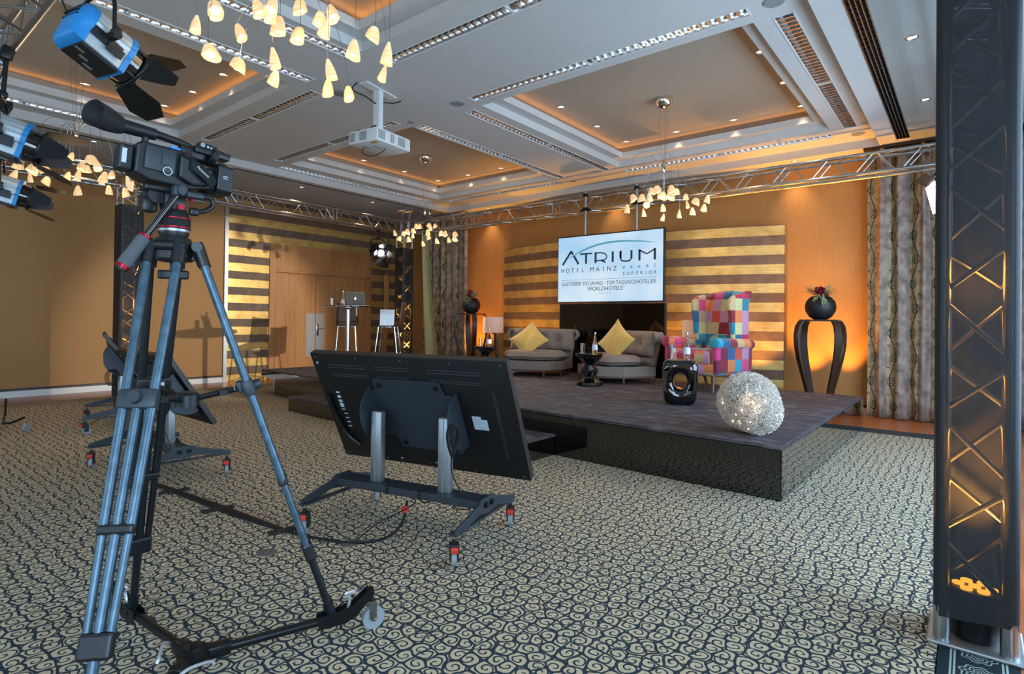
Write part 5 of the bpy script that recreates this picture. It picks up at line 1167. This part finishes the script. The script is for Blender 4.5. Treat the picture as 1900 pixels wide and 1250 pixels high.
bottle((-4.17, 7.08, zt_), 'water bottle on the hourglass table before the right armchair', .31); tumbler((-4.33, 7.01, zt_), 'tall glass on the hourglass table before the right armchair', .035, .15)
bottle((-6.57, 7.54, zt_), 'water bottle on the hourglass table left of the left armchair', .31); tumbler((-6.70, 7.46, zt_), 'tall glass on the hourglass table left of the left armchair', .035, .15)
# black ceramic stool with the hole
def holestool():
    t_ = thing('ceramic_stool', 'glossy black ceramic stool with a round hole through it', 'stool', (-2.53, 6.17, SZ), 20)
    m = MB(); n = 40; A = []; H = .50
    # outer rounded slab outline and round hole, front and back faces blended
    outer = []; inner = []
    for i in range(n):
        a = 2*pi*i/n; x, z = cos(a), sin(a); r_ = (abs(x)**7+abs(z)**7)**(-1/7)
        px, pz = x*r_, z*r_; w_ = .19*(1-.10*(pz < 0)*(-pz))
        outer.append((px*w_, H/2+pz*H/2)); inner.append((.075*cos(a), .26+.092*sin(a)))
    T_ = .15; vs = []; rings = []
    def ring(f_, y_): return [(inner[i][0]+(outer[i][0]-inner[i][0])*f_, y_, inner[i][1]+(outer[i][1]-inner[i][1])*f_) for i in range(n)]
    prof = [(0, -.6), (.06, -.88), (.2, -1), (.85, -1), (.96, -.88), (1, -.6), (1, .6), (.96, .88), (.85, 1), (.2, 1), (.06, .88), (0, .6)]
    for f_, y_ in prof: vs += ring(f_, y_*T_)
    fs = [(k*n+i, k*n+(i+1) % n, ((k+1) % 12)*n+(i+1) % n, ((k+1) % 12)*n+i) for k in range(12) for i in range(n)]
    m.add(vs, fs); m.build('body', 'black_gloss', t_, smooth=50)
    bottle((-2.47, 6.20, SZ+.501), 'water bottle on the black ceramic stool', .30); tumbler((-2.60, 6.13, SZ+.501), 'drinking glass on the black ceramic stool', .035, .12)
holestool()
def wingchair():
    t_ = thing('wing_armchair', 'high patchwork wing armchair in pink, teal and red velvet', 'armchair', (-2.84, 7.92, SZ), -17)
    t_.scale = (1.06, 1.06, 1.10)
    # local: front is -y. seat
    m = softbox((.60, .66, .20), .10, seed=3); o = m.build('seat_cushion', 'patchwork', t_, smooth=70); o.location = (0, -.08, .40)
    MB().rbox((0, -.02, .27), (.76, .76, .15), .04).build('seat_base', 'patchwork', t_, smooth=60)
    for sx in (-1, 1):
        a = MB()
        def arm(u, v_):
            ang = 2*pi*u; r_ = .065
            cy = -.40+.74*v_; x = r_*cos(ang)*(1.25-.15*v_); z = r_*sin(ang)
            k = 1 if v_ > .04 else .92
            return (sx*(.375+.0)+x*k, cy, .585-.02*v_+z*k)
        a.grid(arm, 16, 10, closed_u=True); a.rbox((sx*.36, -.02, .40), (.10, .74, .34), .03)
        a.lathe([(.0, 0), (.072, 0), (.06, -.012), (0, -.014)], (0, 0, 0), 18, T=Matrix.Translation((sx*.375, -.40, .585)) @ Matrix.Rotation(R(-90), 4, 'X'))
        a.build('arm', 'patchwork', t_, smooth=60)
        # wing
        w_ = MB(); prof = [(.30, .56), (.10, .60), (.06, .74), (.04, .90), (.0, 1.04), (.03, 1.13), (.12, 1.18), (.24, 1.20), (.42, 1.18), (.42, .56)]
        w_.prism([(y_, z_) for y_, z_ in prof], sx*.25, sx*.31, 'yz'); w_.build('wing', 'patchwork', t_, bev=.025)
        MB().cyl((sx*.32, -.34, .20), (sx*.345, -.38, 0), .028, .016, n=10).build('leg', 'leg_wood', t_, smooth=40)
        MB().cyl((sx*.32, .30, .20), (sx*.34, .42, 0), .026, .016, n=10).build('leg', 'leg_wood', t_, smooth=40)
    b_ = MB()
    def back(u, v_):
        x = (u-.5)*.56; z = .30+.89*v_; top = .03*cos(x*4.6) if v_ > .9 else 0
        return (x*(1+.04*v_), .30+.14*v_-.05*(1-(2*u-1)**4)*sin(v_*pi)**.5, z+top)
    b_.grid(back, 22, 18); b_.build('backrest', 'patchwork', t_, smooth=70, thick=.10)
    m = MB(); m.cyl((-.29, .46, 1.19), (.29, .46, 1.19), .05, n=14); m.build('top_roll', 'patchwork', t_, smooth=50)
wingchair()
# wire ball lamps
def wireball(c, r, label, seed, n=1500):
    rnd = random.Random(seed); t_ = thing('wire_ball_lamp', label, 'lamp', c, 0, 'silver wire ball lamps')
    m = MB()
    for i in range(n):
        z = rnd.uniform(-1, 1); a = rnd.uniform(0, 2*pi); s_ = sqrt(1-z*z); p = V((s_*cos(a), s_*sin(a), z)); rr = r*rnd.choice((1, 1, .97, .92, .85))
        t1 = p.orthogonal().normalized(); t1.rotate(Quaternion(p, rnd.uniform(0, 6.3))); t2 = p.cross(t1); L = rnd.uniform(.35, 1.1)*.04; q = rnd.uniform(.02, .05)
        pts = [p*rr+t1*(L*(k-2)*.5)+t2*(q*.5*sin(k*1.6+i))+p*(q*.28*cos(k*2.1+i*.7)) for k in range(5)]
        m.tube([x*(1 if x.length < r*1.06 else r*1.06/x.length) for x in pts], .0013, 3)
    m.build('wire_mesh', 'wire_silver', t_)
    MB().ball((0, 0, 0), r*.74, 20).build('shaded_core', 'shaded_core', t_, smooth=80)  # solid ball in a darker tone, painted depth shade between the wires
    for k in range(9):
        z = rnd.uniform(-.9, .7); a = rnd.uniform(-2.6, .2); s_ = sqrt(1-z*z)
        MB().ball((r*.9*s_*cos(a), r*.9*s_*sin(a), r*.9*z), .0065, 8).build('light_bulb', 'string_glow', t_)
    light('POINT', (c[0]+.3*r, c[1]-1.1*r, c[2]+.2*r), None, .12, (1, .85, .65), shadow_soft_size=.05)
wireball((-1.443, 4.95, SZ+.252), .243, 'larger silver wire ball lamp behind and above its neighbour on the stage corner', 4, 2600)
wireball((-1.345, 4.86, SZ+.200), .190, 'smaller silver wire ball lamp low at the stage corner', 8, 1900)
# plant stands, vases, flowers
def plantstand(x, y, rot, label, vlabel, flabel, h=1.375, w_=.52, seed=0):
    t_ = thing('plant_stand', label, 'plant stand', (x, y, 0), rot, 'dark curved leg plant stands')
    MB().rbox((0, 0, h-.012), (w_*.9, w_*.9, .024), .006).build('top', 'dark_wood', t_)
    for sx, sy in ((-1, -1), (1, -1), (1, 1), (-1, 1)):
        def leg(z): 
            f = z/h; return (.40+.72*sin(pi*min(1, max(0, (f-.0)))**1.15)**1.0*(.30+.70*f)) if 0 else None
        cs = [(0.0, .40), (.12, .44), (.3, .60), (.45, .78), (.6, .95), (.72, 1.04), (.84, 1.06), (.93, 1.0), (.985, .86)]
        m = MB(); vs = []; fs = []
        for f, k in cs:
            c = V((sx*k*w_/2*.93, sy*k*w_/2*.93, f*h)); hw = .024+.026*min(1, f*1.3); d = V((sx, sy, 0)).normalized(); n_ = V((-d.y, d.x, 0)); 
            vs += [c+n_*hw-d*.016, c+n_*hw+d*.016, c-n_*hw+d*.016, c-n_*hw-d*.016]
        for k in range(len(cs)-1): fs += [(k*4+i, k*4+(i+1) % 4, (k+1)*4+(i+1) % 4, (k+1)*4+i) for i in range(4)]
        fs += [(0, 1, 2, 3), tuple(range(len(cs)*4-4, len(cs)*4))]; m.add(vs, fs); m.build('leg', 'dark_wood', t_, smooth=40)
    v = thing('round_vase', vlabel, 'vase', (x, y, h+.001), 0, 'round matt black vases')
    MB().lathe([(.0, 0), (.08, 0), (.14, .035), (.188, .11), (.200, .18), (.185, .255), (.13, .32), (.09, .335), (.09, .32), (0, .31)], (0, 0, 0), 32).build('pot', 'vase', v, smooth=60)
    rnd = random.Random(seed); fl = thing('flower_arrangement', flabel, 'flowers', (x, y, h+.33), 0, 'dried flower arrangements')
    m = MB()
    for cx_, cy_, cz_ in ((-.0, -.04, .05), (-.05, .03, .11)) if seed else ((.0, -.05, .06), (.03, -.02, .03)):
        for i in range(46):
            z = rnd.uniform(-.3, 1); a = rnd.uniform(0, 6.3); s_ = sqrt(1-z*z); d = V((s_*cos(a), s_*sin(a), z)); p = V((cx_, cy_, cz_)); t1 = d.orthogonal().normalized()*.020; t2 = d.cross(t1)
            tip = p+d*rnd.uniform(.06, .085); m.add([p+d*.012-t1*.5, tip-t1+t2*.5, tip+d*.008, tip+t1+t2*.5, p+d*.012+t1*.5], [(0, 1, 2, 3, 4)])
    m.build('bloom', 'petal', fl, fix=False)
    m = MB()
    for sd, nn, spread in ((-1, 55, .9), (1, 60, .9), (0, 36, 1.4)):
        base_ = V((sd*.04, -.03, .0)); 
        for i in range(nn):
            if sd: d = V((sd*rnd.uniform(.4, 1), rnd.uniform(-.5, .4), rnd.uniform(-.15, .9)))
            else: d = V((rnd.uniform(-.3, .9), -1, rnd.uniform(-1.1, .2)))
            d.normalize(); L = rnd.uniform(.16, .30) if sd else rnd.uniform(.12, .22); t1 = d.cross(V((0, 0, 1))).normalized()*.007 if abs(d.z) < .95 else V((.007, 0, 0))
            p = base_+V((rnd.uniform(-.02, .02), rnd.uniform(-.03, .03), 0)); p.y -= .04 if not sd else 0
            q = p+d*L*.6+V((0, 0, .01)); e_ = p+d*L+V((0, 0, -.01 if sd else -.03))
            m.add([p, q-t1, e_, q+t1], [(0, 1, 2, 3)])
    m.build('leaf', 'leaf', fl, fix=False); 
    m = MB()
    for k in range(5): m.tube([(0, 0, -.12), (rnd.uniform(-.03, .03), rnd.uniform(-.04, 0), .04)], .003, 5)
    m.build('stem', 'leaf_dark', fl)
plantstand(-1.655, 9.02, 2, 'dark curved leg plant stand at the right wall before the curtain', 'round matt black vase on the right plant stand', 'red bloom with grey green spiky leaves in the right vase')
plantstand(-8.55, 9.2, 10, 'dark curved leg plant stand at the left beside the corner curtain', 'round matt black vase on the left plant stand', 'two red blooms with grey spiky leaves in the left vase', h=1.46, seed=5)
# drum lamps on tripod legs
def drumlamp(x, y, zb, r, h, label, rot=0):
    t_ = thing('tripod_floor_lamp', label, 'floor lamp', (x, y, SZ), rot, 'drum shade lamps on wooden tripods'); z0 = zb-SZ
    MB().lathe([(r, z0), (r*.98, z0+h), (r*.98-.004, z0+h), (r-.004, z0)], (0, 0, 0), 40).build('lamp_shade', 'shade_fabric', t_, smooth=40)
    MB().lathe([(r-.01, z0+.02), (0.0, z0+.021)], (0, 0, 0), 30).build('diffuser', 'shade_fabric', t_)
    MB().box((0, -r*.985, z0+h/2), (.004, .004, h)).build('seam', 'leg_wood', t_)
    for k in range(3):
        a = R(90+120*k+20); MB().tube([(.24*cos(a), .24*sin(a), 0), (.15*cos(a), .15*sin(a), z0*.5), (.06*cos(a), .06*sin(a), z0+.09)], [.012, .016, .014], 8).build('leg', 'dark_wood', t_)
    MB().cyl((0, 0, z0-.02), (0, 0, z0+.12), .03).build('lamp_holder', 'dark_wood', t_)
P0 = lambda px, py, y_: CAMPOS+ray(px, py)*((y_-0)/ray(px, py).y)
a = P0(915, 617, 8.35); b2 = P0(915, 588, 8.35); drumlamp(a.x, 8.35, a.z, .20, b2.z-a.z, 'drum shade lamp on dark tripod legs left of the left armchair')
a = P0(1301, 640, 8.80); b2 = P0(1301, 594, 8.80); drumlamp(a.x, 8.72, a.z, .26, b2.z-a.z, 'drum shade lamp half hidden behind the patchwork armchair', 40)
# LED uplights standing behind the furniture
def uplight(x, y, z, label, power, aim, size=58, col=ORG):
    t_ = thing('floor_uplight', label, 'stage lamp', (x, y, z), 0, 'small amber uplights behind the stage')
    MB().lathe([(.0, .05), (.06, .05), (.065, .07), (.065, .18), (.06, .19)], (0, 0, 0), 20).build('body', 'black_metal', t_, smooth=40)
    MB().lathe([(.055, .184), (0, .186)], (0, 0, 0), 16).build('lens', 'led_orange', t_)
    MB().tube(smoothpts([(-.09, 0, .12), (-.08, -.02, .0), (0, -.03, .01), (.08, -.02, .0), (.09, 0, .12)], 4), .008, 6).build('bracket', 'black_metal', t_)
    light('SPOT', (x, y, z+.20), (x+aim[0], y+aim[1], z+.2+aim[2]), power, col, spot_size=R(size), spot_blend=.7, shadow_soft_size=.04)
uplight(-8.75, 9.42, 0, 'amber uplight on the floor beside the left plant stand', 140, (.1, .16, 1), 62)
uplight(-7.15, 8.98, 0, 'amber uplight hidden behind the left armchair, near its left edge', 95, (-.1, .24, 1), 76)
uplight(-6.1, 8.9, 0, 'amber uplight hidden behind the left armchair, near its right edge', 95, (.0, .18, 1), 76)
uplight(-3.72, 9.0, 0, 'amber uplight on the floor right of the black screen', 120, (.05, .20, 1), 74)
uplight(-2.55, 9.05, 0, 'amber uplight behind the patchwork armchair', 120, (.0, .34, 1), 70)
uplight(-1.95, 9.45, 0, 'amber uplight beside the right end of the banded panel', 150, (.10, .15, 1), 60)
uplight(-1.42, 9.45, 0, 'amber uplight behind the right plant stand', 130, (.0, .14, 1), 60)

# ================================================================== BISTRO GROUP
def bistro():
    x, y = -8.36, 5.88
    t_ = thing('bistro_table', 'tall round dark bistro table on a steel column by the doors', 'table', (x, y, SZ), 0)
    MB().lathe([(.0, 1.105), (.40, 1.105), (.435, 1.115), (.435, 1.125), (.41, 1.13), (0, 1.13)], (0, 0, 0), 48).build('tabletop', 'black_gloss', t_, smooth=30)
    MB().cyl((0, 0, .02), (0, 0, 1.105), .032, n=20).lathe([(.032, 1.07), (.11, 1.10), (.11, 1.105)], (0, 0, 0), 20).build('column', 'alu', t_, smooth=60)
    MB().lathe([(.0, 0), (.24, 0), (.24, .008), (.06, .03), (.03, .05)], (0, 0, 0), 32).build('foot', 'alu', t_, smooth=40)
    zt = SZ+1.131
    tumbler((x-.22, y-.17, zt), 'drinking glass at the left of the tall bistro table', .032, .13); bottle((x-.12, y-.02, zt), 'water bottle on the tall bistro table beside the laptop', .26)
    l = thing('laptop', 'open silver laptop on the tall bistro table, lid towards the room', 'laptop', (x+.06, y+.17, zt), 32)
    MB().rbox((0, .02, .008), (.34, .235, .014), .004).build('keyboard_base', 'laptop_alu', l)
    T = Matrix.Translation((0, -.10, .014)) @ Matrix.Rotation(R(18), 4, 'X')
    lid = MB(T).rbox((0, 0, .115), (.34, .006, .23), .003).build('lid', 'laptop_alu', l)
    MB(T).box((0, .0035, .118), (.32, .001, .20)).build('display', 'screen_off', lid)
    m = MB(T); c = (0, -.0035, .118); n = 20; out = []
    for i in range(n):
        a = 2*pi*i/n; r_ = .018*(1-.10*cos(2*a)); px, pz = r_*cos(a), r_*sin(a)*1.05
        if px > .008 and abs(pz-.002) < .010: px = .0085+.004*(1-abs(1-abs(pz-.002)/.010))
        out.append((px, pz))
    m.add([(c[0]+p[0], c[1]-.0006, c[2]+p[1]) for p in out], [tuple(range(n))]); m.add([(c[0]+dx, c[1]-.0006, c[2]+dz) for dx, dz in ((0, .021), (.003, .028), (.009, .031), (.008, .024))], [(0, 1, 2, 3)]); m.build('emblem', 'logo_glow', lid, fix=False)
bistro()
def barstool(loc, rot, label):
    t_ = thing('bar_stool', label, 'stool', (*loc, SZ), rot, 'dark bar stools with chrome legs')
    m = MB()
    def shell(u, v_):
        x = (u-.5)*.40; s_ = v_*.86
        if s_ < .40: y, z = -.20+s_, .79-.02*sin(s_/.4*pi)-.02*max(0, .06-s_)*10*.5
        elif s_ < .50: a = (s_-.40)/.10*pi/2*.93; y, z = .20+.06*sin(a), .79+.06*(1-cos(a))
        else: y, z = .262+(s_-.5)*.12, .855+(s_-.5)
        return (x*(1-.12*max(0, v_-.6)), y, z+.01*(2*u-1)**2)
    m.grid(shell, 8, 26); m.build('seat_shell', 'dark_wood', t_, smooth=60, thick=.014)
    fr = []
    for sx in (-1, 1):
        MB().cyl((sx*.15, -.13, .77), (sx*.20, -.21, 0), .010, n=10).build('leg', 'chrome', t_, smooth=60)
        MB().cyl((sx*.15, .16, .77), (sx*.20, .25, 0), .010, n=10).build('leg', 'chrome', t_, smooth=60)
    m = MB(); m.tube([(-.17, -.185, .27), (.17, -.185, .27), (.185, .22, .27), (-.185, .22, .27)], .008, 6, closed=True).tube([(-.15, -.13, .765), (.15, -.13, .765), (.15, .16, .765), (-.15, .16, .765)], .008, 6, closed=True)
    m.build('foot_ring', 'chrome', t_, smooth=60)
barstool((-9.03, 6.33), 53, 'dark bar stool directly behind the tall bistro table'); barstool((-8.45, 6.81), -51, 'dark bar stool with a silver sheet on its seat, right of the bistro table')
M = Matrix.Translation((-8.36, 6.73, SZ+.79+.15)) @ Matrix.Rotation(R(35), 4, 'Z') @ Matrix.Rotation(R(-4), 4, 'X')
o = MB().rbox((0, 0, 0), (.27, .012, .30), .004).build('silver_sheet', 'silver_panel'); o.matrix_world = M; tag(o, 'blank silver rectangular sheet standing on the right bar stool seat', 'sheet')
bpy.context.view_layer.update()
